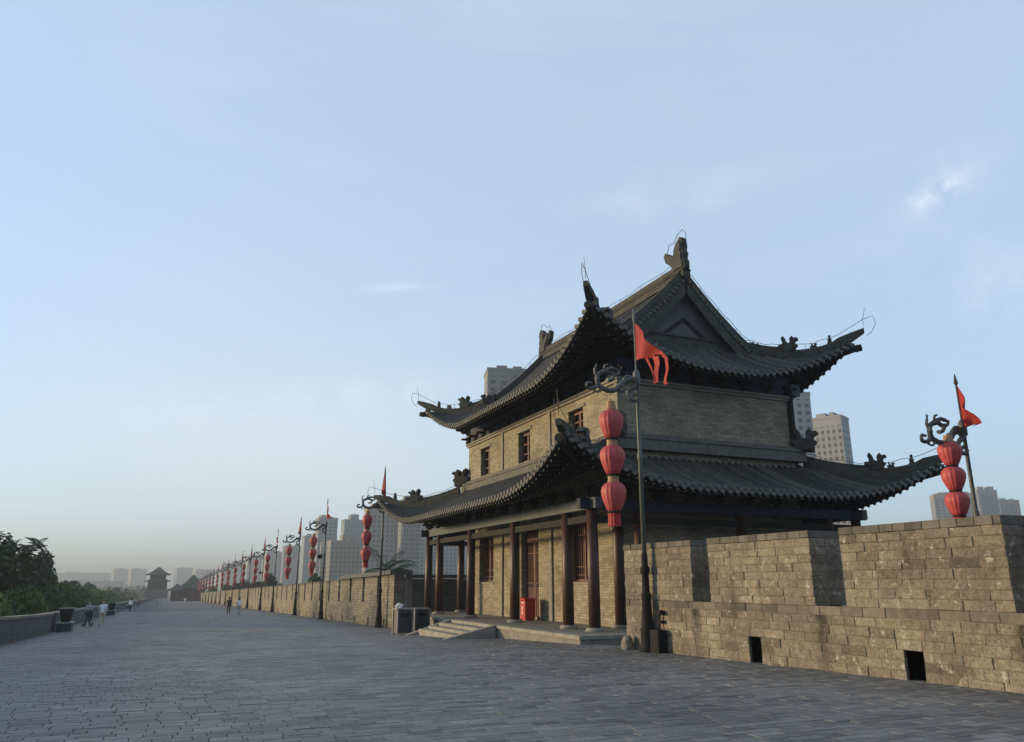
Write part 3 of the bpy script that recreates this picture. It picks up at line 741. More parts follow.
# beast silhouettes (a: forward, b: up)
BEAST=[(-.34,0),(-.36,.18),(-.48,.30),(-.44,.44),(-.30,.40),(-.24,.52),(-.30,.74),(-.22,.86),(-.12,.72),(-.06,.52),(.06,.44),(.14,.56),(.10,.70),(.20,.82),(.30,.70),(.44,.72),(.50,.60),(.36,.54),(.34,.40),(.46,.30),(.36,.20),(.34,0)]
FINIAL=[(-.5,0),(-.55,.35),(-.75,.55),(-1.0,.75),(-1.12,1.1),(-1.0,1.25),(-.85,1.05),(-.6,.98),(-.42,.82),(-.3,.95),(-.26,1.2),(-.1,1.42),(.05,1.5),(.2,1.62),(.34,1.5),(.36,1.25),(.28,1.05),(.38,.8),(.32,.55),(.45,.35),(.45,0)]
DRAG=[(-.3,0),(-.34,.2),(-.2,.36),(-.26,.6),(-.12,.86),(-.16,1.05),(.0,1.18),(.12,1.02),(.06,.8),(.2,.62),(.16,.4),(.3,.22),(.3,0)]
def beast(parent,name,pos,heading,sc,poly,th=.26,mat='ridge'):
    mb=MB(); M=Matrix.Translation(pos)@Matrix.Rotation(heading,4,'Z')@Matrix.Scale(sc,4)
    mb.extrude_poly(poly,th,M)
    inner=[(a*.8,b*.85+.06) for a,b in poly]; mb.extrude_poly(inner,th*1.5,M)
    return sub(mb,name,MT[mat],parent)
def hip_pts(rf,sx,sy,v0,v1,n,dz):
    pts=[]
    for i in range(n+1):
        v=v0+(v1-v0)*i/n; side='W' if sx<0 else 'E'
        x,y,z=rf.pt(side,sy*(rf.HY-v),v,dz); pts.append(Vector((x,y,z)))
    return pts
LR=Roof(8.72,12.1,4.92,.335,.036,1.55,6.5,2.3,.28,4.4)
UR=Roof(6.5,10.3,10.12,.465,.050,1.95,6.0,2.0,.25,4.6)
lower=build_roof(LR,'lower_roof',4.42,3.6,None)
upper=build_roof(UR,'upper_roof',6.5,3.15,7.6)
class Wire:
    def tube(s,p,r,n):
        s.cur.tube(p,r,n)
wire=Wire(); wire.cur=MB(); WIRES=[]
def next_wire():
    if wire.cur.v: WIRES.append(wire.cur)
    wire.cur=MB()
def wire_over(pts,h=.38,step=3):
    next_wire()
    q=[Vector(p)+Vector((0,0,h+.05*math.sin(i*2.1))) for i,p in enumerate(pts)]
    wire.tube(q,.013,5)
    for i in range(0,len(pts),step): wire.tube([pts[i],q[i]],.012,4)
def corner_set(rf,roof,v1,bv,sc,tz=.4,tx=.26):
    for sx in (-1,1):
        for sy in (-1,1):
            P=hip_pts(rf,sx,sy,-.12,v1,14,0)
            ht=[.30+.05*(i>4) for i in range(15)]; ht[0]=.22
            ht=[.38]*15; ht[0]=.22; ht[1]=.40; ht[2]=.44; wd_=[.32]*15; wd_[0]=.2
            P[0]=P[0]+Vector((sx*tx,sy*tx,tz)); P[1]=P[1]+Vector((sx*tx*.58,sy*tx*.58,tz*.4)); P[2]=P[2]+Vector((0,0,.06))
            mb=MB(); mb.sweep(P,wd_,ht); 
            # stepped upper ridge behind the beast
            Q=[p+Vector((0,0,.34)) for p in hip_pts(rf,sx,sy,bv+.1,v1,8,0)]; mb.sweep(Q,.2,.20)
            sub(mb,'hip_ridge',MT['ridge'],roof)
            hd=math.atan2(sy,sx)
            x,y,z=hip_pts(rf,sx,sy,bv,bv,1,.28)[0]; beast(roof,'ridge_beast',(x,y,z),hd,sc,BEAST)
            q_=P[3]+Vector((0,0,.30)); beast(roof,'eave_figure',q_,hd,.42,DRAG,.3)
            q_=P[5]+Vector((0,0,.34)); beast(roof,'eave_figure',q_,hd,.34,BEAST,.3)
            # hip rafter poking out under the corner
            H=hip_pts(rf,sx,sy,.0,3.6,8,-.30); H[0]=H[0]+Vector((sx*.16,sy*.16,.02))
            mb=MB(); mb.sweep([h-Vector((0,0,.1)) for h in H],.2,.26); e=H[0]
            mb.tube([e+Vector((sx*.1,sy*.1,.02)),e-Vector((sx*.1,sy*.1,.02))],[.15,.17],10); sub(mb,'hip_rafter',MT['rafter'],roof)
            tip=Vector(P[0])+Vector((0,0,.25))
            W=[p+Vector((0,0,.3)) for p in P]
            wire_over(W,.34,3)
            a_=W[0]+Vector((0,0,.34)); wire.tube([a_,a_+Vector((sx*.3,sy*.3,.12)),a_+Vector((sx*.36,sy*.36,-.25)),a_+Vector((sx*.22,sy*.22,-.62)),a_+Vector((sx*.05,sy*.05,-.8))],.013,5)
            wire.tube([a_,a_+Vector((sx*.1,sy*.1,.55))],[.014,.006],5)
corner_set(LR,lower,3.6,1.6,.95,.15,.12)
corner_set(UR,upper,3.1,1.75,.95,.40)
# skirting ridge where the lower roof meets the wall
mb=MB()
for (x0,x1,y0,y1) in ((-WX-.34,-WX-.004,-WY-.34,WY+.34),(WX+.004,WX+.34,-WY-.34,WY+.34)):
    mb.box(x0,x1,y0,y1,6.75,7.18); mb.box(x0-.05,x1,y0-.05,y1+.05,7.182,7.28); mb.box(x0+.1,x1,y0+.1,y1-.1,7.282,7.40)
for s_ in (-1,1):
    ya,yb=sorted((s_*(WY+.34),s_*(WY+.004)))
    mb.box(-WX-.003,WX+.003,ya,yb,6.75,7.18); 
    ya,yb=sorted((s_*(WY+.39),s_*(WY+.004))); mb.box(-WX-.003,WX+.003,ya,yb,7.182,7.28)
    ya,yb=sorted((s_*(WY+.24),s_*(WY+.004))); mb.box(-WX-.003,WX+.003,ya,yb,7.282,7.40)
sub(mb,'skirting_ridge',MT['skirt'],lower)
for sx in (-1,1):
    for sy in (-1,1):
        beast(lower,'corner_beast',(sx*(WX+.3),sy*(WY+.3),7.2),math.atan2(sy,sx),1.25,BEAST,.34)
# main ridge, gables
zr=UR.pt('W',0,6.5)[2]
mb=MB(); RP=[Vector((0,-7.75+15.5*i/16,zr-.1+.10*abs(i/8-1)**2)) for i in range(17)]
mb.sweep(RP,.40,.48); mb.sweep([p+Vector((0,0,.481)) for p in RP],.28,.28); mb.sweep([p+Vector((0,0,.30)) for p in RP],.5,.07)
mr_=sub(mb,'main_ridge',MT['ridge'],upper)
for s_ in (-1,1):
    beast(upper,'ridge_finial',(0,s_*7.35,zr+.42),math.pi/2*s_,1.0,FINIAL,.3)
wire_over([p+Vector((0,0,.7)) for p in RP],.25,2)
for s_ in (-1,1):
    e=Vector((0,s_*7.5,zr+2.0)); wire.tube([e+Vector((0,-s_*1.2,-.35)),e+Vector((0,-s_*1.0,.05)),e+Vector((0,-s_*.6,.0)),e+Vector((0,-s_*.3,.3)),e+Vector((0,s_*.1,.42)),e+Vector((0,s_*.38,.1)),e+Vector((0,s_*.3,-.6)),e+Vector((0,s_*.45,-.95)),e+Vector((0,s_*.3,-1.3))],.016,5)
for s_ in (-1,1):
    yg=s_*7.15
    n=14; top=[]
    for i in range(n+1):
        v=2.9+(6.5-2.9)*i/n; top.append((-(6.5-v),UR.pt('W',0,v)[2]-.1))
    poly=top+[(-a,b) for a,b in reversed(top[:-1])]
    mb=MB(); mb.extrude_poly(poly,.2,Matrix.Translation((0,yg,0))); gb=sub(mb,'gable_wall',MT['gable'],upper)
    # raised inner moulding of the gable
    zb=top[0][1]+.25; zt=zr-1.2
    mb=MB()
    for sg in (-1,1):
        A=Vector((sg*1.75,yg+s_*.13,zb+.05)); B=Vector((0,yg+s_*.13,zb+1.35)); 
        mb.add([A,B,B+Vector((0,0,-.16)),A+Vector((-sg*.22,0,0)),A+Vector((0,s_*.05,0)),B+Vector((0,s_*.05,0)),B+Vector((0,s_*.05,-.16)),A+Vector((-sg*.22,s_*.05,0))],[(0,1,2,3),(7,6,5,4),(0,4,5,1),(1,5,6,2),(2,6,7,3),(3,7,4,0)])
    mb.build('x',MT['rafter'],upper,off=TO).name='gable_moulding'
    # barge boards with a row of drip tiles
    for sg in (-1,1):
        pts=[Vector((sg*(6.5-v),s_*7.62,UR.pt('W',0,v)[2])) for v in np.linspace(2.65,6.45,13)]
        mb=MB(); mb.sweep([p+Vector((0,0,-.80)) for p in pts],.07,.62,side=Vector((0,1,0))); sub(mb,'barge_board',MT['ridge'],upper)
        mb=MB(); mb.sweep([p+Vector((0,-s_*.22,.02)) for p in pts],.34,.40,side=Vector((0,1,0))); mb.sweep([p+Vector((0,-s_*.22,.42)) for p in pts[1:]],.22,.14,side=Vector((0,1,0)))
        sub(mb,'gable_ridge',MT['ridge'],upper)
        mb=MB()
        for q in range(22):
            v=2.65+3.85*q/21; P=Vector((sg*(6.5-v),s_*7.62,UR.pt('W',0,v)[2]-.02))
            mb.tube([P+Vector((0,s_*.10,-.04)),P+Vector((0,-s_*.3,.06))],.085,8)
        sub(mb,'gable_tile',MT['tileend'],upper)
        x,y,z=pts[0]; beast(upper,'gable_beast',(x+sg*.1,y-s_*.25,z+.35),0 if sg>0 else math.pi,.7,BEAST)
        wire_over([p+Vector((0,-s_*.22,.5)) for p in pts],.3,3)
    # foot ridge of the gable
    mb=MB(); z_=UR.pt('S',0,3.1)[2]; yb=s_*7.38
    mb.box(-3.35,3.35,min(yb,yb-s_*.3),max(yb,yb-s_*.3),z_-.2,z_+.32); mb.box(-3.4,3.4,min(yb+s_*.05,yb-s_*.3),max(yb+s_*.05,yb-s_*.3),z_+.322,z_+.40)
    sub(mb,'gable_foot_ridge',MT['ridge'],upper)
next_wire()
for q in WIRES: sub(q,'lightning_wire',MT['wire'],upper)

# red extinguisher box on the platform
root=empty('extinguisher_box',(15.45,33.75,-.05),0,'small red metal fire extinguisher box standing on the veranda by the door','box')
mb=MB(); mb.cbox(-.26,.26,-.29,.29,.06,.90,.03); mb.box(-.2,.2,-.22,.22,0,.06); mb.build('body',MT['redpaint'],root)
mb=MB(); mb.cbox(-.3,.3,-.33,.33,.902,.98,.03); mb.build('lid',MT['redpaint'],root)
mb=MB()
for k in range(2):
    z_=.36+k*.2; mb.box(-.266,-.262,-.06,.12,z_,z_+.03); mb.box(-.266,-.262,.01,.04,z_-.05,z_-.003); mb.box(-.266,-.262,-.05,.1,z_-.09,z_-.06)
mb.box(-.266,-.262,-.15,.15,.76,.79)
mb.build('marking',MT['whitepaint'],root)

# ------------------------------------------------------------------ lamp posts with lanterns
def c2(cx,cy): return ((515-cx)/5.3/45*1.72, 8.02+(497-cy)/5.3/31.4)
def smooth(pts,n=5):
    out=[]; P=[Vector((a,b)) for a,b in pts]; P=[P[0]]+P+[P[-1]]
    for i in range(1,len(P)-2):
        for k in range(n):
            t=k/n; a,b,c,d=P[i-1],P[i],P[i+1],P[i+2]
            out.append(.5*((2*b)+(c-a)*t+(2*a-5*b+4*c-d)*t*t+(3*b-a-3*c+d)*t**3))
    out.append(P[-2]); return out
BR=[([(515,545),(490,522),(462,532),(435,556),(405,586),(360,590),(328,565),(322,528),(345,503),(380,497),(402,512),(392,536),(368,540)],.10,.045),
    ([(332,565),(312,583),(288,592),(270,580),(280,562),(296,566)],.06,.035),
    ([(340,505),(370,486),(402,474),(430,486),(420,508),(405,500)],.065,.03),
    ([(516,555),(488,566),(470,592),(478,622),(504,632),(516,612),(500,598),(490,610)],.075,.03),
    ([(452,540),(462,512),(488,506),(505,520)],.05,.025),
    ([(325,525),(312,496),(322,462)],.05,.02),([(368,486),(360,466),(378,458)],.04,.02),([(410,580),(440,590),(455,575)],.04,.02),([(300,586),(318,606),(340,600)],.035,.02)]
def make_lamp(dark,cut=0,stf=1.0):
    root=empty('lamp_post',(0,0,0))
    im=MT['iron'] if dark else MT['greyiron']
    mb=MB(); mb.lathe([(.26,0),(.26,.12),(.21,.16),(.20,.55),(.23,.6),(.17,.66),(.13,1.4),(.15,1.45),(.15,1.55),(.11,1.62),(.10,2.1),(.14,2.16),(.14,2.28),(.09,2.36),(.085,2.7)],14); mb.v=[(a,b_,c*(2.7-cut)/2.7+cut) for a,b_,c in mb.v]
    b=mb.build('base',MT['black'],root)
    for p in b.data.polygons: p.use_smooth=True
    mb=MB(); mb.lathe([(.07,2.7),(.062,5.4),(.085,5.45),(.085,5.55),(.058,5.62),(.052,7.7),(.10,7.75),(.11,8.1),(.05,8.2)],12); p_=mb.build('pole',im,root)
    for p in p_.data.polygons: p.use_smooth=True
    mb=MB()
    for pts,r0,r1 in BR:
        q=smooth([c2(*p) for p in pts]); m=len(q)
        mb.tube([(.02*math.sin(i*.7),a,b_) for i,(a,b_) in enumerate(q)],[r0+(r1-r0)*i/(m-1)+.012*(i%3==0) for i in range(m)],7)
    mb.build('dragon_bracket',MT['iron'] if dark else MT['bracketiron'],root)
    mb=MB(); mb.tube([(0,0,8.2),(0,0,9.75)],.028,8); mb.lathe([(.03,9.75),(.06,9.85),(.012,10.26)],8); mb.v=[(a,b_,8.2+(c-8.2)*stf) for a,b_,c in mb.v]; mb.build('flagstaff',MT['wire'] if dark else im,root)
    return root
def make_lanterns(gap=1.07):
    root=empty('lantern_string',(0,0,0))      # origin at the hook
    mb=MB(); mb.tube([(0,0,0),(0,0,-.34)],.03,6); mb.lathe([(.03,-.06),(.15,-.1),(.17,-.3),(.13,-.34)],12); mb.build('hanger',MT['lantgold'],root)
    for i in range(3):
        z=-.36-i*gap
        prof=[(.18,0),(.27,-.04),(.36,-.13),(.40,-.25),(.385,-.40),(.335,-.56),(.265,-.72),(.20,-.84)]
        mb=MB(); mb.lathe([(a,b+z) for a,b in prof],64,pleat=.035,pn=16); L=mb.build('lantern',MT['redsilk'],root)
        for p in L.data.polygons: p.use_smooth = len(p.vertices)==4
        mb=MB(); mb.lathe([(.205,z-.835),(.215,z-.86),(.205,z-.90)],20); mb.build('lower_band',MT['black'],L)
        mb=MB(); mb.lathe([(.17,z+.06),(.19,z+.03),(.185,z-.01)],20); mb.build('upper_band',MT['lantgold'],L)
        if i<2 and gap>1: mb=MB(); mb.lathe([(.185,z-.902),(.17,z-1.02),(.175,z-1.09)],20); mb.build('collar',MT['lantgold'],L)
    z=-.36-2*gap-.90
    mb=MB(); mb.lathe([(.20,z),(.19,z-.1),(.20,z-.36)],40,pleat=.06,pn=14); mb.build('tassel',MT['redtassel'],root)
    return root
def flag_mesh(kind,seed):
    """pennant hoisted on the staff; origin at the hoist top"""
    mb=MB(); rs=random.Random(seed)
    if kind==0:     # drooping with long streamers (foreground flag)
        top=lambda s:(0-1.86*s, -0-1.55*s-.75*s*s*.2); 
        def P(s,t,w=0):
            ya=-1.30*s; zt=-1.42*s; zb=-1.22-.18*s
            return (.17*math.sin(s*9+t*2.5)*s**.6, ya, zt+(zb-zt)*t)
        for off in (0,.012):
            mb.grid(lambda i,j:(P(i,j)[0]+off,P(i,j)[1],P(i,j)[2]),14,8)
        def strip(pts,wd):
            for off in (0,.012):
                n=len(pts)
                vs=[]; 
                for k,(y,z) in enumerate(pts): vs+=[(off+.05*math.sin(k*1.3),y+wd/2,z),(off+.05*math.sin(k*1.3+.5),y-wd/2,z)]
                mb.add(vs,[(2*k,2*k+1,2*k+3,2*k+2) for k in range(n-1)])
        strip([(-.55,-1.30),(-.72,-1.65),(-.88,-1.95),(-1.0,-2.12)],.09)
        strip([(-1.02,-1.30),(-1.04,-1.6),(-1.0,-1.9),(-1.04,-2.2)],.26)
        strip([(-1.25,-1.28),(-1.5,-1.55),(-1.58,-1.9),(-1.5,-2.25),(-1.56,-2.35)],.16)
    elif kind==1:   # flying triangle
        def P(s,t):
            return (.17*math.sin(s*8+t*2)*s**.6, -.98*s+.05*math.sin(t*4)*s, -1.30*s-.08*math.sin(s*6)+(-1.05*(1-s)-.10)*t)
        for off in (0,.012): mb.grid(lambda i,j:(P(i,j)[0]+off,P(i,j)[1],P(i,j)[2]),12,6)
    else:           # hanging limp
        def P(s,t):
            return (.10*math.sin(s*7)*(.4+t), -.42*s*(.3+t*.9), -1.9*t*(1-.35*s)-.25*s*(1-t))
        for off in (0,.012): mb.grid(lambda i,j:(P(i,j)[0]+off,P(i,j)[1],P(i,j)[2]),10,8)
    return mb
HOOK=((515-375)/5.3/45*1.72, 7.20)
def set_lamp(lamp,x,y,z,sc=1,rz=0):
    lamp.location=(x,y,z); lamp.scale=(sc,)*3; lamp.rotation_euler=(0,0,rz)
def hook_world(x,y,z,sc,rz): 
    return (x-math.sin(rz)*HOOK[0]*sc, y+math.cos(rz)*HOOK[0]*sc, z+HOOK[1]*sc)
G1='lamp posts along the battlement'; G2='lantern strings on the lamp posts'; G3='red pennants on the lamp posts'
# foreground lamp
lx,ly=12.62,19.45; lz=gz(ly)
lampA=make_lamp(False); set_lamp(lampA,lx,ly,lz,1,R(90)); tag(lampA,'tall grey-green lamp post with a dragon bracket in front of the near battlement wall','lamp post',G1)
lanA=make_lanterns(); lanA.location=hook_world(lx+.06,ly,lz,1,R(90)); lanA.scale=(.90,.90,1); tag(lanA,'string of three pinkish red lanterns hanging before the tower corner','lanterns',G2)
fa=flag_mesh(0,1).build('pennant_flag',MT['flag']); fa.location=(lx,ly-.03,lz+9.72); tag(fa,'large red pennant with long streamers flying in front of the tower gable','flag',G3)
# lamp behind the right wall
rx,ry,rsz=14.75,10.62,.72; rrz=R(90); rz_=gz(ry)-.02; rzl=-1.05; CUT=(rz_-rzl)/rsz
lampP=make_lamp(True)
lampB=make_lamp(True,CUT,.66); set_lamp(lampB,rx,ry,rzl,rsz,rrz); tag(lampB,'dark lamp post with a scrolled bracket rising behind the right end of the near wall','lamp post',G1)
lanB=make_lanterns(.90); hb=hook_world(rx,ry,rzl+.38,rsz,rrz); lanB.location=(hb[0]+.12,hb[1]-.08,hb[2]); lanB.scale=(rsz*.76,)*3; tag(lanB,'closely stacked red lanterns half hidden by the wall top at the right edge','lanterns',G2)
fb=flag_mesh(1,3).build('pennant_flag',MT['flag']); fb.location=(rx,ry-.02,rzl+(8.2+1.5*.66)*rsz); fb.scale=(rsz*1.0,)*3; fb.rotation_euler=(0,0,R(-38)); tag(fb,'small red pennant drooping in the sky at the far right','flag',G3)
# row beyond the tower
ORD=['first','second','third','fourth','fifth','sixth','seventh','eighth','ninth','tenth','eleventh','twelfth','thirteenth','fourteenth','fifteenth','sixteenth','seventeenth','eighteenth']
lampsY=[49.3,69.6,84.8,104,118.6,137.5,154,171,189,207,225,243,262,281,300,319]
spk=MB(); spk.lathe([(.05,-.2),(.2,-.12),(.24,0),(.2,.12),(.05,.2)],10); 
flagm={}
for i,y in enumerate(lampsY):
    x=12.40+min(i,4)*.06; z=gz(y)
    lp=lampP if i==0 else copy_tree(lampP); set_lamp(lp,x,y,z,.98+.02*(i%2),R(90+random.uniform(-6,6))); lp.name='lamp_post'
    tag(lp,f'dark iron lamp post, {ORD[i]} from the tower along the far wall','lamp post',G1)
    if i in (1,4):
        s_=spk.build('loudspeaker',MT['black'],lp); s_.location=(0,.38 if i==1 else .3,5.2 if i!=0 else 6.3)
    ln=copy_tree(lanA); ln.scale=(.80,.80,.96); ln.location=hook_world(x,y,z,1,R(90)); tag(ln,f'string of three red lanterns on the {ORD[i]} lamp post of the row beyond the tower','lanterns',G2)
    k=[2,1,2,1,2,2,2,1][i%8]
    if k not in flagm: flagm[k]=flag_mesh(k,5).build('pennant_flag',MT['flag']); fl=flagm[k]
    else: fl=flagm[k].copy(); COL.objects.link(fl)
    fl.location=(x,y-.02,z+9.7); fl.rotation_euler=(0,0,R(random.uniform(-25,10)))
    tag(fl,f'red pennant on the staff of the {ORD[i]} lamp post of the row beyond the tower','flag',G3)

# utility box at the foot of the foreground lamp
root=empty('utility_box',(12.66,18.98,gz(19)),0,'black metal utility box at the foot of the tall lamp post','box')
mb=MB(); mb.cbox(-.14,.15,-.2,.24,0,.62,.02); mb.build('cabinet',MT['black'],root)
mb=MB(); mb.box(-.147,-.141,-.15,.19,.06,.56); mb.build('door',MT['black'],root)
mb=MB(); mb.tube([(.08,.05,.62),(.1,.05,.95),(.14,.0,1.15)],.025,8); mb.box(.04,.16,-.1,.12,.78,.86); mb.box(.0,.16,-.12,.14,1.02,1.12); mb.build('conduit',MT['black'],root)
mb=MB()
bm=bmesh.new(); bmesh.ops.create_icosphere(bm,subdivisions=2,radius=.3)
for v in bm.verts: v.co=Vector((v.co.x*.6,v.co.y*.55,max(v.co.z*1.15,-.12)))*(1+random.uniform(-.16,.16))
mb.add([v.co[:] for v in bm.verts],[[q.index for q in f.verts] for f in bm.faces]); bm.free()
o=mb.build('broken_stone',MT['stone']); o.location=(12.62,20.55,gz(20.5)+.1); tag(o,'rough broken stone lying at the end of the near wall','stone')

# ------------------------------------------------------------------ bins by the stair
def litter_bin(loc,rz,label):
    root=empty('litter_bin',loc,rz,label,'litter bin')
    mb=MB(); mb.box(-.36,.36,-.33,.33,.08,1.12); mb.build('body',MT['binpanel'],root)
    mb=MB()
    for sx in (-1,1):
        for sy in (-1,1): mb.box(sx*.37-.035,sx*.37+.035,sy*.34-.035,sy*.34+.035,0,1.14)
    mb.build('corner_post',MT['binpost'],root)
    mb=MB(); mb.cbox(-.42,.42,-.39,.39,1.142,1.21,.03); mb.build('lid',MT['binpost'],root)
    mb=MB(); mb.box(-.2,.2,-.336,-.331,.82,.98); mb.build('slot',MT['black'],root)
litter_bin((10.72,37.9,gz(37.9)),R(4),'left dark panelled litter bin with pale posts, a white bag on its lid')
litter_bin((11.75,38.5,gz(38.5)),R(4),'right dark panelled litter bin with a pale lid, standing next to the stair')
bm=bmesh.new(); bmesh.ops.create_icosphere(bm,subdivisions=2,radius=.18)
for v in bm.verts: v.co=Vector((v.co.x*1.1,v.co.y,v.co.z*.8))*(1+random.uniform(-.25,.25))
mb=MB(); mb.add([v.co[:] for v in bm.verts],[[q.index for q in f.verts] for f in bm.faces]); bm.free()
o=mb.build('paper_bag',MT['paper']); o.location=(10.5,37.8,gz(37.9)+1.32); tag(o,'crumpled white bag lying on the lid of a litter bin','bag')

# ------------------------------------------------------------------ planters along the low parapet
def planter(loc,label):
    root=empty('planter_bench',loc,0,label,'planter bench',GP_)
    mb=MB()
    for k in range(6): mb.box(-.38,.38,-.7+k*.24,-.7+k*.24+.2,.02,.46)
    mb.box(-.34,.34,-.66,.66,.05,.42); mb.build('bench_box',MT['binpanel'],root)
    mb=MB(); mb.cbox(-.44,.44,-.78,.78,.462,.54,.02); mb.build('bench_top',MT['binpost'],root)
    mb=MB()
    mb.add([(-.22,-.42,.545),(.22,-.42,.545),(.22,.42,.545),(-.22,.42,.545),(-.34,-.6,1.25),(.34,-.6,1.25),(.34,.6,1.25),(-.34,.6,1.25)],[(0,3,2,1),(4,5,6,7),(0,1,5,4),(1,2,6,5),(2,3,7,6),(3,0,4,7)])
    mb.build('tub',MT['black'],root)
    mb=MB(); mb.cbox(-.37,.37,-.63,.63,1.252,1.32,.02); mb.build('tub_rim',MT['binpanel'],root)
GP_='planter benches along the low parapet'
planter((-5.15,54.4,gz(54.4)),'nearest dark slatted bench box with a tapered tub against the low left parapet')
planter((-5.05,98,gz(98)),'second dark bench box with a tub farther along the low left parapet')
planter((-5.05,150,gz(150)),'tiny third bench box with a tub far along the low left parapet')

# ------------------------------------------------------------------ people
def skin_body(name,verts,edges,rad,zones,parent=None):
    me=bpy.data.meshes.new('tmp'); me.from_pydata(verts,edges,[]); o=bpy.data.objects.new('tmp',me); COL.objects.link(o)
    md=o.modifiers.new('s','SKIN'); sv=me.skin_vertices[0].data
    for i,r in enumerate(rad): sv[i].radius=(r[0],r[1]) if hasattr(r,'__len__') else (r,r)
    sv[0].use_root=True
    ss=o.modifiers.new('d','SUBSURF'); ss.levels=2; ss.render_levels=2
    dg=bpy.context.evaluated_depsgraph_get(); nm=bpy.data.meshes.new_from_object(o.evaluated_get(dg))
    bpy.data.objects.remove(o); nm.name=name
    nm.materials.clear()
    mats=[]
    for zt,m in zones: mats.append(m)
    for m in mats: nm.materials.append(m)
    for p in nm.polygons:
        p.use_smooth=True; c=p.center
        for k,(test,m) in enumerate(zones):
            if test(c): p.material_index=k; break
    ob=bpy.data.objects.new(name,nm); COL.objects.link(ob)
    if parent: ob.parent=parent
    return ob
CL={}
def cloth(n,c):
    if n not in CL: CL[n]=noisy('cloth_'+n,tuple(x*.85 for x in c),c,7,.85,.1)
    return CL[n]
def person(loc,rz,h,top,bottom,label,stride=.0,arms='down',hairlen=.12,group=None,skirt=False,bag=None):
    s=h/1.7
    V=[(0,0,.93),(0,0,1.12),(0,0,1.36),(0,0,1.45),(0,.01,1.50),(0,.015,1.60),(0,.01,1.68)]
    E=[(0,1),(1,2),(2,3),(3,4),(4,5),(5,6)]
    Rd=[(.155,.11),(.135,.095),(.17,.105),(.08,.07),(.05,.052),(.078,.09),(.06,.07)]
    def add(p,r,to): V.append(p); Rd.append(r); E.append((to,len(V)-1)); return len(V)-1
    for sd in (-1,1):
        st=stride*sd
        a=add((sd*.09,0,.86),(.085,.09),0); b=add((sd*.095,.5*st+.02,.48),(.058,.062),a); c=add((sd*.09,st-.05*abs(stride)*4*(st<0),.08+(.06 if st<0 else 0)),(.04,.045),b); add((sd*.10,st+.13,.035+(.03 if st<0 else 0)),(.04,.03),c)
        a=add((sd*.19,0,1.38),(.06,.06),2)
        if arms=='forward': b=add((sd*.23,.06,1.12),(.043,.043),a); c=add((sd*.17,.30,1.02),(.032,.032),b); add((sd*.15,.39,1.03),(.032,.022),c)
        else: b=add((sd*.235,-.6*st*.5-.02,1.10),(.043,.043),a); c=add((sd*.245,-st*.8+.05,.86),(.032,.032),b); add((sd*.24,-st*.9+.07,.77),(.022,.035),c)
    V=[(x*s,y*s,z*s) for x,y,z in V]; Rd=[(a*s,b*s) for a,b in Rd]
    sl=1.1
    zones=[(lambda c:c.z>1.44*s,MT['skin']),(lambda c:c.z>.9*s and abs(c.x)<.215*s,top),(lambda c:c.z>1.12*s,top),(lambda c:abs(c.x)>.2*s or (arms=='forward' and c.y>.16*s and c.z>.9*s),MT['skin']),(lambda c:c.z>.09*s,bottom),(lambda c:True,MT['black'])]
    o=skin_body('person',V,E,Rd,zones); o.location=loc; o.rotation_euler=(0,0,rz); tag(o,label,'person',group)
    mb=MB(); bm=bmesh.new(); bmesh.ops.create_uvsphere(bm,u_segments=12,v_segments=8,radius=.1*s)
    for v in bm.verts:
        v.co=Vector((v.co.x*.92,v.co.y*1.05-.022*s,v.co.z*1.05+1.632*s))
        if v.co.y<-.02*s and v.co.z<1.62*s: v.co.z-=hairlen*s
        if v.co.y>.03*s and v.co.z<1.66*s: v.co.y=.03*s; v.co.z=max(v.co.z,1.64*s)
    mb.add([v.co[:] for v in bm.verts],[[q.index for q in f.verts] for f in bm.faces]); bm.free()
    mb.build('hair',MT['hair'],o,smooth=True)
    mb=MB(); mb.tube([(0,.095*s,1.62*s),(0,.122*s,1.595*s),(0,.10*s,1.585*s)],[.012*s,.017*s,.01*s],6)
    for sd in (-1,1): mb.tube([(sd*.083*s,.0,1.585*s),(sd*.09*s,-.005*s,1.62*s)],[.016*s,.02*s],6)
    f=mb.build('face',MT['skin'],o,smooth=True)
    if skirt:
        mb=MB(); mb.lathe([(.14*s,.98*s),(.2*s,.75*s),(.26*s,.5*s)],16,cap=False); mb.build('skirt',bottom,o)
    return o
WHT=cloth('white',(.70,.70,.72)); BLK=cloth('black',(.02,.02,.024)); DEN=cloth('denim',(.07,.09,.14)); GRY=cloth('grey',(.28,.28,.30)); BEI=cloth('beige',(.45,.38,.30)); PNK=cloth('pale_pink',(.58,.42,.42)); RED=cloth('red',(.4,.05,.05)); DRK=cloth('dark',(.035,.04,.055))
person((-4.62,62.9,gz(62.9)),R(170),1.66,GRY,DRK,'person in grey top pushing a dark pushchair beside the low parapet',.12,'forward')
person((-3.85,64.2,gz(64.2)),R(175),1.68,WHT,BEI,'person in white top walking just behind the pushchair',.14)
person((6.6,92,gz(92)),R(-8),1.86,BLK,BLK,'person all in black walking away beside someone in white',.16,hairlen=.05)
person((7.6,91.5,gz(91.5)),R(-4),1.82,WHT,GRY,'person in a white shirt and grey trousers walking away beside someone in black',.14)
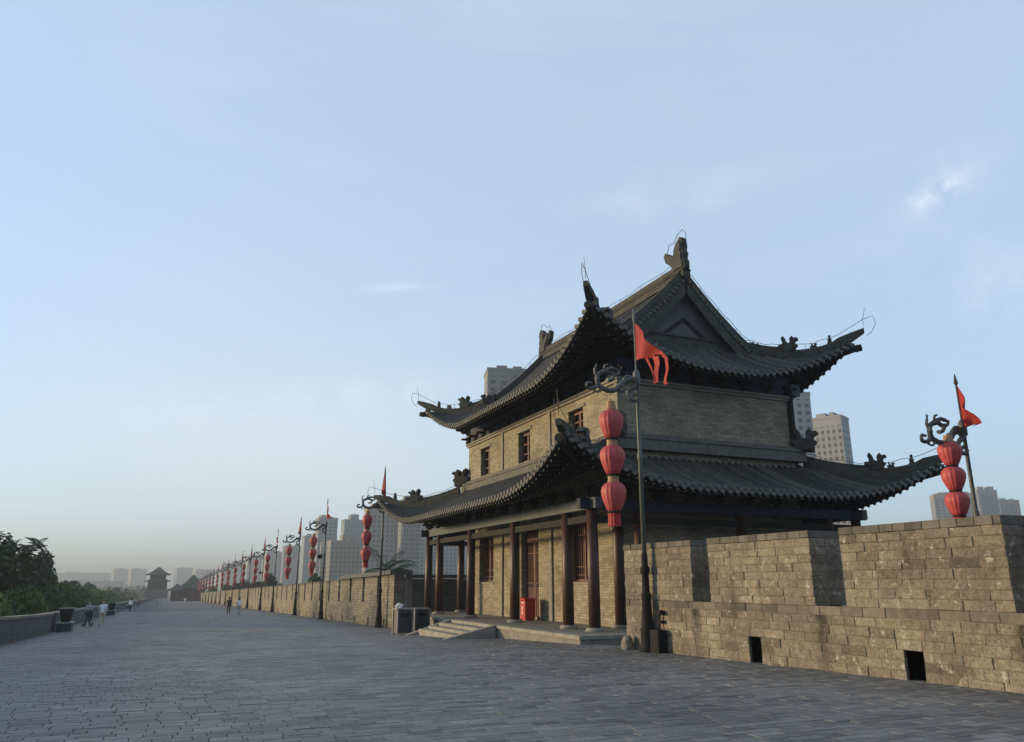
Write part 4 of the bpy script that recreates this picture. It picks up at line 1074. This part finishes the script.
far=[(-3.9,118,WHT,DRK,'person in white standing by the second bench box along the low parapet'),
     (-4.2,165,BLK,DRK,'dark dressed person far along the low left parapet'),
     (-1.2,210,GRY,DRK,'lone person in grey far down the middle of the walk'),
     (5.0,215,WHT,BEI,'small person in white far down the right half of the walk'),
     (-2.5,300,DRK,DRK,'tiny dark dressed person near the far end of the walk, left of its middle'),
     (1.6,310,WHT,DRK,'tiny person in white near the far end of the walk'),
     (4.0,330,BLK,DEN,'tiny person in black near the far end, closest to the red hall'),
     (6.5,290,RED,DRK,'tiny person in red far off in front of the red hall')]
for x,y,t_,b_,l_ in far: person((x,y,gz(y)),R(random.uniform(-30,200)),1.72,t_,b_,l_,random.choice((.1,.15)),group=None)
# pushchair
root=empty('pushchair',(-4.55,62.25,gz(62.25)),R(175),'dark folding pushchair pushed by a person in grey along the parapet','pushchair')
mb=MB(); mb.cbox(-.22,.22,-.2,.3,.38,.52,.03); mb.cbox(-.22,.22,-.26,-.18,.45,1.0,.02); mb.build('seat',MT['binpanel'],root)
mb=MB(); 
def hood(i,j): 
    a=math.pi*.55*j; return (-.24+.48*i,-.22+.38*math.sin(a)*1.0,.82+.26*math.cos(a)*1.0)
mb.grid(hood,4,6); mb.grid(lambda i,j:tuple(Vector(hood(i,j))*1.0+Vector((0,-.012,-.012))),4,6); mb.build('hood',BLK,root)
mb=MB()
for sx in (-1,1):
    mb.tube([(sx*.23,.32,.12),(sx*.23,-.1,.5),(sx*.23,-.45,1.02)],.016,6); mb.tube([(sx*.23,-.32,.12),(sx*.23,.0,.42)],.016,6)
mb.tube([(-.23,-.45,1.02),(.23,-.45,1.02)],.018,6); mb.build('frame',MT['binpost'],root)
for sx in (-1,1):
    for sy in (-1,1):
        mb=MB(); mb.tube([(sx*.27,sy*.32,.12),(sx*.22,sy*.32,.12)],.12,14); mb.build('wheel',MT['black'],root)

# ------------------------------------------------------------------ far pavilion and far tower on the wall
def far_hall(loc,hx,hy,hw,zr_,label,name,wallm,twin=False,cat='building'):
    root=empty(name,loc,0,label,cat)
    def rf(mb,hx,hy,z0,z1,ov,ridge):
        pts=[]
        n=8
        prof=[(0,0),(.25,.19),(.5,.42),(.75,.69),(1,1)]
        rings=[]
        for t,q in prof:
            x=(hx+ov)*(1-t)+ridge[0]*t; y=(hy+ov)*(1-t)+ridge[1]*t; z=z0+(z1-z0)*q
            lift=.6*(1-t)**3
            rings.append([(-x,-y,z+lift),(0,-y,z),(x,-y,z+lift),(x,0,z),(x,y,z+lift),(0,y,z),(-x,y,z+lift),(-x,0,z)])
        vs=[p for r in rings for p in r]; fs=[]
        for i in range(len(rings)-1):
            for k in range(8): k2=(k+1)%8; fs.append((i*8+k,i*8+k2,(i+1)*8+k2,(i+1)*8+k))
        fs.append(tuple(range((len(rings)-1)*8,len(rings)*8))); fs.append(tuple(range(7,-1,-1)))
        mb.add(vs,fs)
    if twin:
        mb=MB(); mb.box(-hx,hx,-hy,hy,0,hw); mb.box(-hx*.86,hx*.86,-hy*.86,hy*.86,hw,hw*1.85); mb.build('wall',wallm,root)
        mb=MB(); mb.box(-hx*1.25,hx*1.25,-hy*1.25,hy*1.25,-6,0); mb.build('gate_base',MT['greybrick'],root)
        mb=MB(); rf(mb,hx,hy,hw,hw*1.36,2.6,(hx*.86,hy*.86)); mb.build('lower_roof',MT['tile'],root)
        mb=MB(); rf(mb,hx*.86,hy*.86,hw*1.85,zr_,3.0,(hx*.12,.4)); mb.build('upper_roof',MT['tile'],root)
        for s_ in (-1,1):
            for k in range(5):
                mb=MB(); x=-hx+2*hx*k/4; mb.tube([(x,-hy-.4,0),(x,-hy-.4,hw)],.35,8); 
                if s_<0: mb.build('column',MT['column'],root)
    else:
        mb=MB(); mb.box(-hx,hx,-hy,hy,0,hw); mb.build('wall',wallm,root)
        mb=MB(); rf(mb,hx,hy,hw,zr_,1.3,(.3,hy*.7)); mb.build('roof',MT['tile'],root)
        for k in range(4):
            mb=MB(); x=-hx+2*hx*k/3; mb.tube([(x,-hy-.5,0),(x,-hy-.5,hw)],.25,8); mb.build('column',MT['column'],root)
        mb=MB(); mb.box(-1,1,-hy-.05,-hy+.02,0,hw*.8); mb.build('door',MT['redwood'],root)
    return root
far_hall((10.4,352,gz(352)),4.4,8,4.8,10.2,'red walled pavilion with a dark peaked roof at the far end of the battlement','pavilion',noisy('red_wall',(.07,.022,.02),(.10,.032,.026),.5))
far_hall((4.6,347,gz(347)),2.0,5,4.0,6.6,'smaller red annexe standing left of the far pavilion','annexe',noisy('red_wall_dark',(.05,.022,.02),(.075,.03,.026),.5))
ft=far_hall((-3.3,420,-1.3),5.8,5,5.0,14.6,'distant double-eaved gate tower closing the end of the wall walk','gate tower' and 'gate_tower',noisy('far_tower_wood',(.02,.022,.02),(.035,.036,.03),.5),True,'tower'); ft.scale=(.70,)*3

# ------------------------------------------------------------------ city blocks
def px_dir(x):
    yaw=R(23.484)+math.atan((x-512)/798.7); return math.sin(yaw),math.cos(yaw),yaw
WM={}
def facade(c,name):
    return noisy(name,tuple(v*.36 for v in c),tuple(v*.43 for v in c),.08,.85,0)
GLASSD=noisy('window_glass',(.05,.06,.07),(.09,.10,.115),.5,.25,0,.5)
GLASSB=noisy('blue_curtain_glass',(.10,.15,.18),(.16,.22,.25),.1,.2,0,.5)
def stripmat(c,fh,style):
    m,t,b=newmat('window_strip_'+str(len(bpy.data.materials)),.5,.35)
    tc=N(t,'ShaderNodeTexCoord'); sp=N(t,'ShaderNodeSeparateXYZ'); t.links.new(tc.outputs['Object'],sp.inputs[0])
    d=N(t,'ShaderNodeMath',operation='DIVIDE'); t.links.new(sp.outputs['Z'],d.inputs[0]); d.inputs[1].default_value=fh
    f=N(t,'ShaderNodeMath',operation='FRACT'); t.links.new(d.outputs[0],f.inputs[0])
    g=N(t,'ShaderNodeMath',operation='GREATER_THAN'); t.links.new(f.outputs[0],g.inputs[0]); g.inputs[1].default_value=.5 if style!='glass' else .2
    mx=N(t,'ShaderNodeMixRGB'); t.links.new(g.outputs[0],mx.inputs['Fac'])
    mx.inputs['Color1'].default_value=(*[v*.34 for v in c],1)
    fl=N(t,'ShaderNodeTexNoise',Scale=.35,Detail=2); t.links.new(tc.outputs['Object'],fl.inputs['Vector'])
    gl=(.08,.115,.14) if style=='glass' else (.035,.04,.045)
    r=ramp(t,[(.4,tuple(v*.75 for v in gl)),(.6,tuple(v*1.5 for v in gl))]); t.links.new(fl.outputs['Fac'],r.inputs['Fac']); t.links.new(r.outputs['Color'],mx.inputs['Color2'])
    t.links.new(mx.outputs[0],b.inputs['Base Color']); return m
def tower_block(x0,x1,ytop,D,col,label,turn=20,style='grid',depth=None,fh=3.1,bays=5,steps=None,name='apartment_tower',cat='high-rise'):
    dx,dy,yaw=px_dir((x0+x1)/2)
    k=798.7/math.cos(math.atan(((x0+x1)/2-512)/798.7))
    w_=(x1-x0)*D/k*math.cos(yaw-yaw)
    elev=(583-ytop)/798.7*math.cos(math.atan(((x0+x1)/2-512)/798.7))
    # pixel height above the horizon -> metres, with the pitch of the camera taken out
    top=1.6+D*math.tan(PIT((x0+x1)/2,ytop))
    gzz=-15; H=top-gzz; th=R(turn)
    dpt=depth or w_*.7
    fw_=w_/(math.cos(th)+ (dpt/w_)*abs(math.sin(th)))
    dp=fw_*(dpt/w_)
    root=empty(name,(dx*D,dy*D,gzz),-yaw+th,label,cat)
    mat=facade(col,'render_'+str(len(bpy.data.materials)))
    mb=MB(); mb.box(-fw_/2,fw_/2,-dp/2,dp/2,0,H-1.2); 
    if style=='bays':
        for b in range(bays):
            u=-fw_/2+fw_*(b+.5)/bays; mb.box(u-fw_/bays*.30,u+fw_/bays*.30,-dp/2-1.1,-dp/2-.001,0,H-3.5)
    mb.build('wall',mat,root)
    mb=MB(); mb.box(-fw_/2-.2,fw_/2+.2,-dp/2-.2,dp/2+.2,H-1.2+.002,H); mb.build('roof_parapet',mat,root)
    if not steps:
        rr=random.Random(int(x0*7+ytop)); steps=[(rr.uniform(.1,.25),rr.uniform(.4,.55),rr.uniform(1.5,3)),(rr.uniform(.6,.7),rr.uniform(.75,.9),rr.uniform(1,2))]
    if steps:
        mb=MB()
        for a,b,e in steps: mb.box(-fw_/2+fw_*a,-fw_/2+fw_*b,-dp*.35,dp*.35,H+.002,H+e)
        mb.build('lift_house',mat,root)
    nf=int((H-4)/fh)
    wmat=stripmat(col,fh,style)
    for face in ('f','l','r'):
        n=bays if face=='f' else max(2,int(bays*dp/fw_+.5)); L=fw_ if face=='f' else dp
        for b in range(n):
            u=-L/2+L*(b+.5)/n; mb=MB(); ww=L/n*(.5 if style!='glass' else .86); hh=fh*(.52 if style!='glass' else .8)
            o_=.06 if (style!='bays' or face!='f') else 1.16
            zt=2+nf*fh
            if face=='f': mb.box(u-ww/2,u+ww/2,-dp/2-o_,-dp/2-o_+.04,2,zt)
            elif face=='l': mb.box(-fw_/2-.06,-fw_/2-.02,u-ww/2,u+ww/2,2,zt)
            else: mb.box(fw_/2+.02,fw_/2+.06,u-ww/2,u+ww/2,2,zt)
            mb.build('window_column',wmat,root)
    return root
def PIT(x,y):
    p=R(15.39); d=770.0; a=x-512; b=-(y-371)
    # camera space -> world elevation
    up=d*math.sin(p)+b*math.cos(p); fwd=d*math.cos(p)-b*math.sin(p)
    return math.atan2(up,math.hypot(fwd,a))
BEIGE=(.52,.45,.38); GREY=(.38,.38,.38); PALE=(.55,.55,.54); WHT_=(.62,.60,.58); BLUEG=(.30,.36,.40)
TB=tower_block
TB(786,828,393,330,(.70,.66,.64),'pale apartment tower rising behind the right end of the tower wall',24,'scatter',bays=4)
TB(826,866,417,380,(.54,.55,.56),'grey banded apartment tower right of the pale one beside the roof',-18,'grid',bays=6)
TB(482,530,372,310,(.44,.40,.35),'plain beige tower block showing over the left slope of the upper roof',8,'grid',bays=4)
TB(988,1010,490,1000,(.50,.50,.50),'stepped pale high-rise, tallest of the cluster at the right edge',20,'bays',bays=4,steps=[(.1,.4,4),(.6,.9,4)])
TB(1008,1031,500,1050,(.48,.48,.49),'lower pale high-rise at the right end of the right edge cluster',20,'bays',bays=4)
TB(944,984,494,900,(.50,.45,.42),'low beige block behind the lanterns at the right',10,'grid',bays=7)
TB(361,392,508,520,(.56,.49,.41),'tall warm beige apartment tower behind the first lamp post beyond the tower',12,'grid',bays=6)
TB(388,404,505,600,(.33,.34,.36),'narrow dark grey tower between the beige and the light grey ones',10,'bays',bays=3)
TB(396,419,500,560,(.46,.46,.46),'light grey apartment tower left of the dark columns',14,'bays',bays=4)
TB(417,436,502,640,(.50,.55,.58),'pale bluish tower just left of the outermost columns',10,'grid',bays=4)
TB(440,456,520,650,(.50,.56,.60),'bluish white block seen between the tower columns',8,'grid',bays=4)
TB(454,474,528,760,(.58,.58,.58),'white stepped block seen behind the rear column',8,'grid',bays=4)
TB(325,362,541,560,(.50,.46,.40),'lower beige apartment block with regular windows left of the tall beige tower',10,'grid',bays=8,steps=[(.35,.5,4),(.62,.75,2.5)])
TB(338,362,520,760,BLUEG,'blue glass office tower behind the lower beige block',14,'glass',bays=4,steps=[(.3,.7,5)])
TB(312,334,518,720,(.46,.48,.50),'grey slab tower left of the blue glass office tower',14,'grid',bays=4)
TB(318,326,545,600,(.62,.59,.55),'slim white tower beside the second row lamp post',10,'grid',bays=2)
TB(299,316,536,900,BLUEG,'blue green glass tower left of the slim white one',16,'glass',bays=4)
TB(280,298,546,1000,(.42,.46,.48),'grey blue block behind the third lamp post of the row',10,'grid',bays=4)
TB(262,280,552,1100,(.45,.47,.48),'pale grey block behind the fourth lamp post of the row',14,'grid',bays=4)
TB(244,260,556,1300,(.45,.47,.48),'faint grey block behind the fifth lamp post of the row',14,'grid',bays=4)
TB(220,230,564,1500,(.45,.47,.48),'slim hazy block rising above the far lamp posts',14,'grid',bays=3)
TB(192,212,570,1900,(.42,.44,.46),'hazy block right of the red pavilion roof',14,'grid',bays=4)
TB(174,191,568,2100,(.42,.44,.46),'hazy block just left of the red pavilion roof',14,'grid',bays=4)
TB(128,145,569,2100,(.42,.44,.46),'hazy block left of the far gate tower',14,'grid',bays=4)
TB(111,127,569,2200,(.42,.44,.46),'hazy block second to the left of the far gate tower',14,'grid',bays=4)
TB(54,110,573,2500,(.42,.44,.46),'long hazy slab on the horizon right of the big trees',4,'grid',bays=10)
TB(60,120,581,1500,(.44,.45,.45),'low pale roofs on the horizon above the left greenery',4,'grid',bays=10)
TB(228,246,562,1700,(.45,.47,.48),'hazy block between the far lamp posts',14,'grid',bays=3)

# ------------------------------------------------------------------ trees
def leaf_cloud(mb,lobes,n,size,rs,droop=0):
    vol=[a*b*c for _,_,_,a,b,c in lobes]; tot=sum(vol)
    for (x,y,z,a,b,c),v in zip(lobes,vol):
        for _ in range(max(4,int(n*v/tot))):
            d=Vector((rs.gauss(0,1),rs.gauss(0,1),rs.gauss(0,1))).normalized(); r=rs.random()**.38
            P=Vector((x+d.x*a*r,y+d.y*b*r,z+d.z*c*r))
            nrm=(d+Vector((rs.gauss(0,.6),rs.gauss(0,.6),rs.gauss(.3,.6)))).normalized()
            t=nrm.cross(Vector((rs.gauss(0,1),rs.gauss(0,1),rs.gauss(0,1)))).normalized(); bb=nrm.cross(t)
            s_=size*rs.uniform(.6,1.35)
            mb.add([P-t*s_,P+bb*s_*.55,P+t*s_,P-bb*s_*.55],[(0,1,2,3)])
def make_tree(name,h,cr,seed,mat,n=15000,size=.27,base=.35,tall=1.0,nl=26):
    """origin at foot"""
    rs=random.Random(seed); root=empty(name,(0,0,0))
    mb=MB(); top=Vector((rs.uniform(-.6,.6),rs.uniform(-.6,.6),h*.82))
    mb.tube([(0,0,-.3),(.1,.1,h*.25),(top.x*.5,top.y*.5,h*.55),top],[h*.022,h*.017,h*.011,h*.003],9)
    lobes=[]
    for i in range(nl):
        t=rs.uniform(base,.93); q=rs.uniform(0,6.28); rr=cr*rs.uniform(.25,.8)*math.sin(min(1,(1-t)*1.9+.25)*1.4)
        p=Vector((rr*math.cos(q),rr*math.sin(q),h*t)); s_=cr*rs.uniform(.17,.36)
        lobes.append((p.x,p.y,p.z,s_,s_*rs.uniform(.8,1.2),s_*rs.uniform(.6,1.0)*tall))
        b0=Vector((top.x*t*.6,top.y*t*.6,h*max(.2,t-.22)))
        mb.tube([b0,(b0+p)/2+Vector((0,0,.3)),p],[h*.008,h*.005,h*.002],6)
    lobes.append((top.x,top.y,h*.9,cr*.28,cr*.3,h*.10))
    mb.build('trunk',MT['bark'],root)
    mb=MB(); leaf_cloud(mb,lobes,n,size,rs); mb.build('crown',mat,root)
    return root
def make_frond_tree(name,h,seed,nf,fl,mat,upr=(.1,1.0),spread=0):
    rs=random.Random(seed); root=empty(name,(0,0,0))
    mb=MB(); mb.tube([(0,0,-.3),(.15,.05,h*.5),(.1,.1,h)],[h*.016,h*.012,h*.009],9); mb.build('trunk',MT['bark'],root)
    mb=MB()
    for i in range(nf):
        q=6.283*i/nf+rs.uniform(-.2,.2); up=rs.uniform(*upr); L=fl*rs.uniform(.75,1.15); d=Vector((math.cos(q),math.sin(q),0)); P0=Vector((.1+rs.gauss(0,spread),.1+rs.gauss(0,spread),h-rs.uniform(0,fl*.35+spread)))
        if spread: mb.tube([(.1,.1,h*.8),P0],[.07,.03],5)
        pts=[P0+d*L*t+Vector((0,0,L*(up*t-.75*t*t))) for t in np.linspace(0,1,9)]
        mb.tube(pts,[.04*(1-.8*k/8) for k in range(9)],5)
        sd=Vector((-d.y,d.x,0))
        for k in range(1,9):
            for w_ in (-1,1):
                for e in range(2):
                    P=pts[k-1]+(pts[k]-pts[k-1])*(e*.5); l=L*.26*math.sin(.35+k/9*2.5)
                    dirv=(sd*w_+d*.5+Vector((0,0,-.35))).normalized()*l; s2=d*.07
                    mb.add([P-s2,P+dirv*.5-s2*1.8,P+dirv,P+dirv*.5+s2*1.8,P+s2],[(0,1,2,3,4)])
    mb.build('crown',mat,root); return root
def gtop(px,ytop,D): return 1.6+D*math.tan(PIT(px,ytop))
protos={'d':[make_tree('broadleaf_tree',18,4.6,11,MT['leafdark'],tall=1.9),make_tree('broadleaf_tree',18,4.0,12,MT['leafdark'],tall=2.2)],
        'm':[make_tree('broadleaf_tree',18,6.0,13,MT['leafmid'],base=.3)],
        'b':[make_tree('broadleaf_tree',18,6.0,14,MT['leafbright'],base=.3)]}
used=set()
def plant(kind,i,px,ytop,D,label,group=None,wid=1.0):
    dx,dy,yaw=px_dir(px); g=-14; H=gtop(px,ytop,D)-g
    if dx<0: wid=min(wid,max(.4,(abs(dx*D)-7.0)/(4.8*H/18)))
    pr=protos[kind][i%len(protos[kind])]
    if pr.name in used: o=copy_tree(pr)
    else: o=pr; used.add(pr.name)
    o.location=(dx*D,dy*D,g); s_=H/18; o.scale=(s_*wid,s_*wid,s_); o.rotation_euler=(0,0,random.uniform(0,6.28))
    tag(o,label,'tree',group); return o
GT='trees beyond the low parapet'
plant('d',0,-22,541,70,'dark tall tree cut by the left edge of the picture',GT,1.0)
plant('d',1,8,552,84,'tall dark tree at the left edge, below the feathery fronds',GT,.95)
plant('d',0,30,556,92,'dark crowned tree second from the left edge, with a notched top',GT,.8)
plant('d',1,44,559,104,'rightmost of the tall dark trees on the left, with a steep right flank',GT,.62)
plant('b',0,-4,591,58,'bright green low tree at the left edge just over the parapet',GT,.9)
plant('m',0,18,588,66,'mid green bushy tree below the tall dark ones at the left',GT,.9)
plant('m',0,48,586,84,'mid green bushy tree behind the nearest bench box',GT,.9)
plant('m',0,72,584,130,'mid green rounded tree above the pushchair',GT,.9)
plant('d',1,66,580,150,'dark rounded tree beyond the mid green ones on the left',GT,1.1)
plant('b',0,97,589,190,'lighter green tree over the parapet right of the pushchair',GT,1.1)
plant('d',0,92,584,260,'dark tree behind the lighter green one on the left',GT,1.2)
plant('m',0,112,590,300,'mid green tree right of the lighter green one along the parapet',GT,1.1)
plant('d',1,118,587,400,'hazy dark tree left of the far gate tower',GT,1.2)
plant('m',0,130,591,420,'mid green tree nearest the far gate tower',GT,1.2)
for i,(px,yt,D,k) in enumerate([(56,584,98,'m'),(62,587,115,'b'),(69,587,135,'m'),(79,586,150,'m'),(84,589,170,'b'),(90,590,185,'m'),(101,590,215,'m'),(106,591,240,'b'),(110,590,270,'m'),(117,592,320,'m'),(123,592,360,'m'),(127,593,420,'d'),(34,590,74,'b'),(60,590,90,'m')]):
    plant(k,i,px,yt,D,'bushy green tree in the low bank that runs along outside the left parapet',GT,1.0)
fr=make_frond_tree('feathery_tree',19.6,4,60,1.7,MT['leafdark'],(.5,1.6),1.3); dx,dy,_=px_dir(2); fr.location=(dx*78,dy*78,-14); s_=(gtop(6,539,78)+14)/20.5; fr.scale=(s_,)*3
tag(fr,'feathery tree with slanting fronds topping the greenery at the left edge','tree',GT)
GT2='trees beyond the far battlement wall'
for i,(px,yt,D,k,l) in enumerate([(318,577,125,'d','dark bushy tree over the far wall by the second lamp post of the row'),(300,583,150,'d','low dark tree over the far wall by the third lamp post'),(272,576,170,'d','dark rounded tree over the far wall by the fourth lamp post'),
        (254,581,200,'d','dark tree over the far wall by the fifth lamp post'),(242,582,230,'d','dark tree over the far wall behind the couple'),(228,584,260,'d','dark tree over the far wall left of the couple'),(336,585,120,'d','dark low tree over the far wall right of the second lamp post'),(212,586,320,'d','smallest dark tree over the far wall near the pavilion')]):
    plant(k,i,px,yt,D,l,GT2,.9 if D<180 else 1.2)
pm=make_frond_tree('palm_tree',16,9,15,2.7,MT['leafdark'],(.5,1.6)); dx,dy,_=px_dir(384); pm.location=(dx*72,dy*72,-14); s_=(gtop(386,562,72)+14)/16.6; pm.scale=(s_,)*3
tag(pm,'small palm-like tree peeping over the wall behind the litter bins','tree',GT2)
mb=MB(); rs=random.Random(3)
lob=[]
for i in range(260):
    y=rs.uniform(250,1500); x=-14-rs.uniform(0,1)**1.5*y*.55; lob.append((x,y,-14+rs.uniform(5,9),rs.uniform(5,9),rs.uniform(5,9),rs.uniform(4,6)))
leaf_cloud(mb,lob,20000,1.1,rs)
tag(mb.build('far_wood',MT['leafdark']),'far-off green tree cover below the wall on the left','wood',kind='stuff')

# ------------------------------------------------------------------ haze
mb=MB(); mb.box(-6050,6050,-3050,6050,-30,97)
hz=mb.build('haze',[]); hz['kind']='stuff'; hz['label']='thin pale evening haze over the city'; hz['category']='haze'
hm=bpy.data.materials.new('haze_air'); hm.use_nodes=True; t=hm.node_tree; t.nodes.clear()
oo=t.nodes.new('ShaderNodeOutputMaterial'); pv=t.nodes.new('ShaderNodeVolumePrincipled')
pv.inputs['Color'].default_value=(.50,.56,.62,1); pv.inputs['Density'].default_value=HAZE; pv.inputs['Anisotropy'].default_value=.2
t.links.new(pv.outputs[0],oo.inputs['Volume']); hz.data.materials.append(hm)
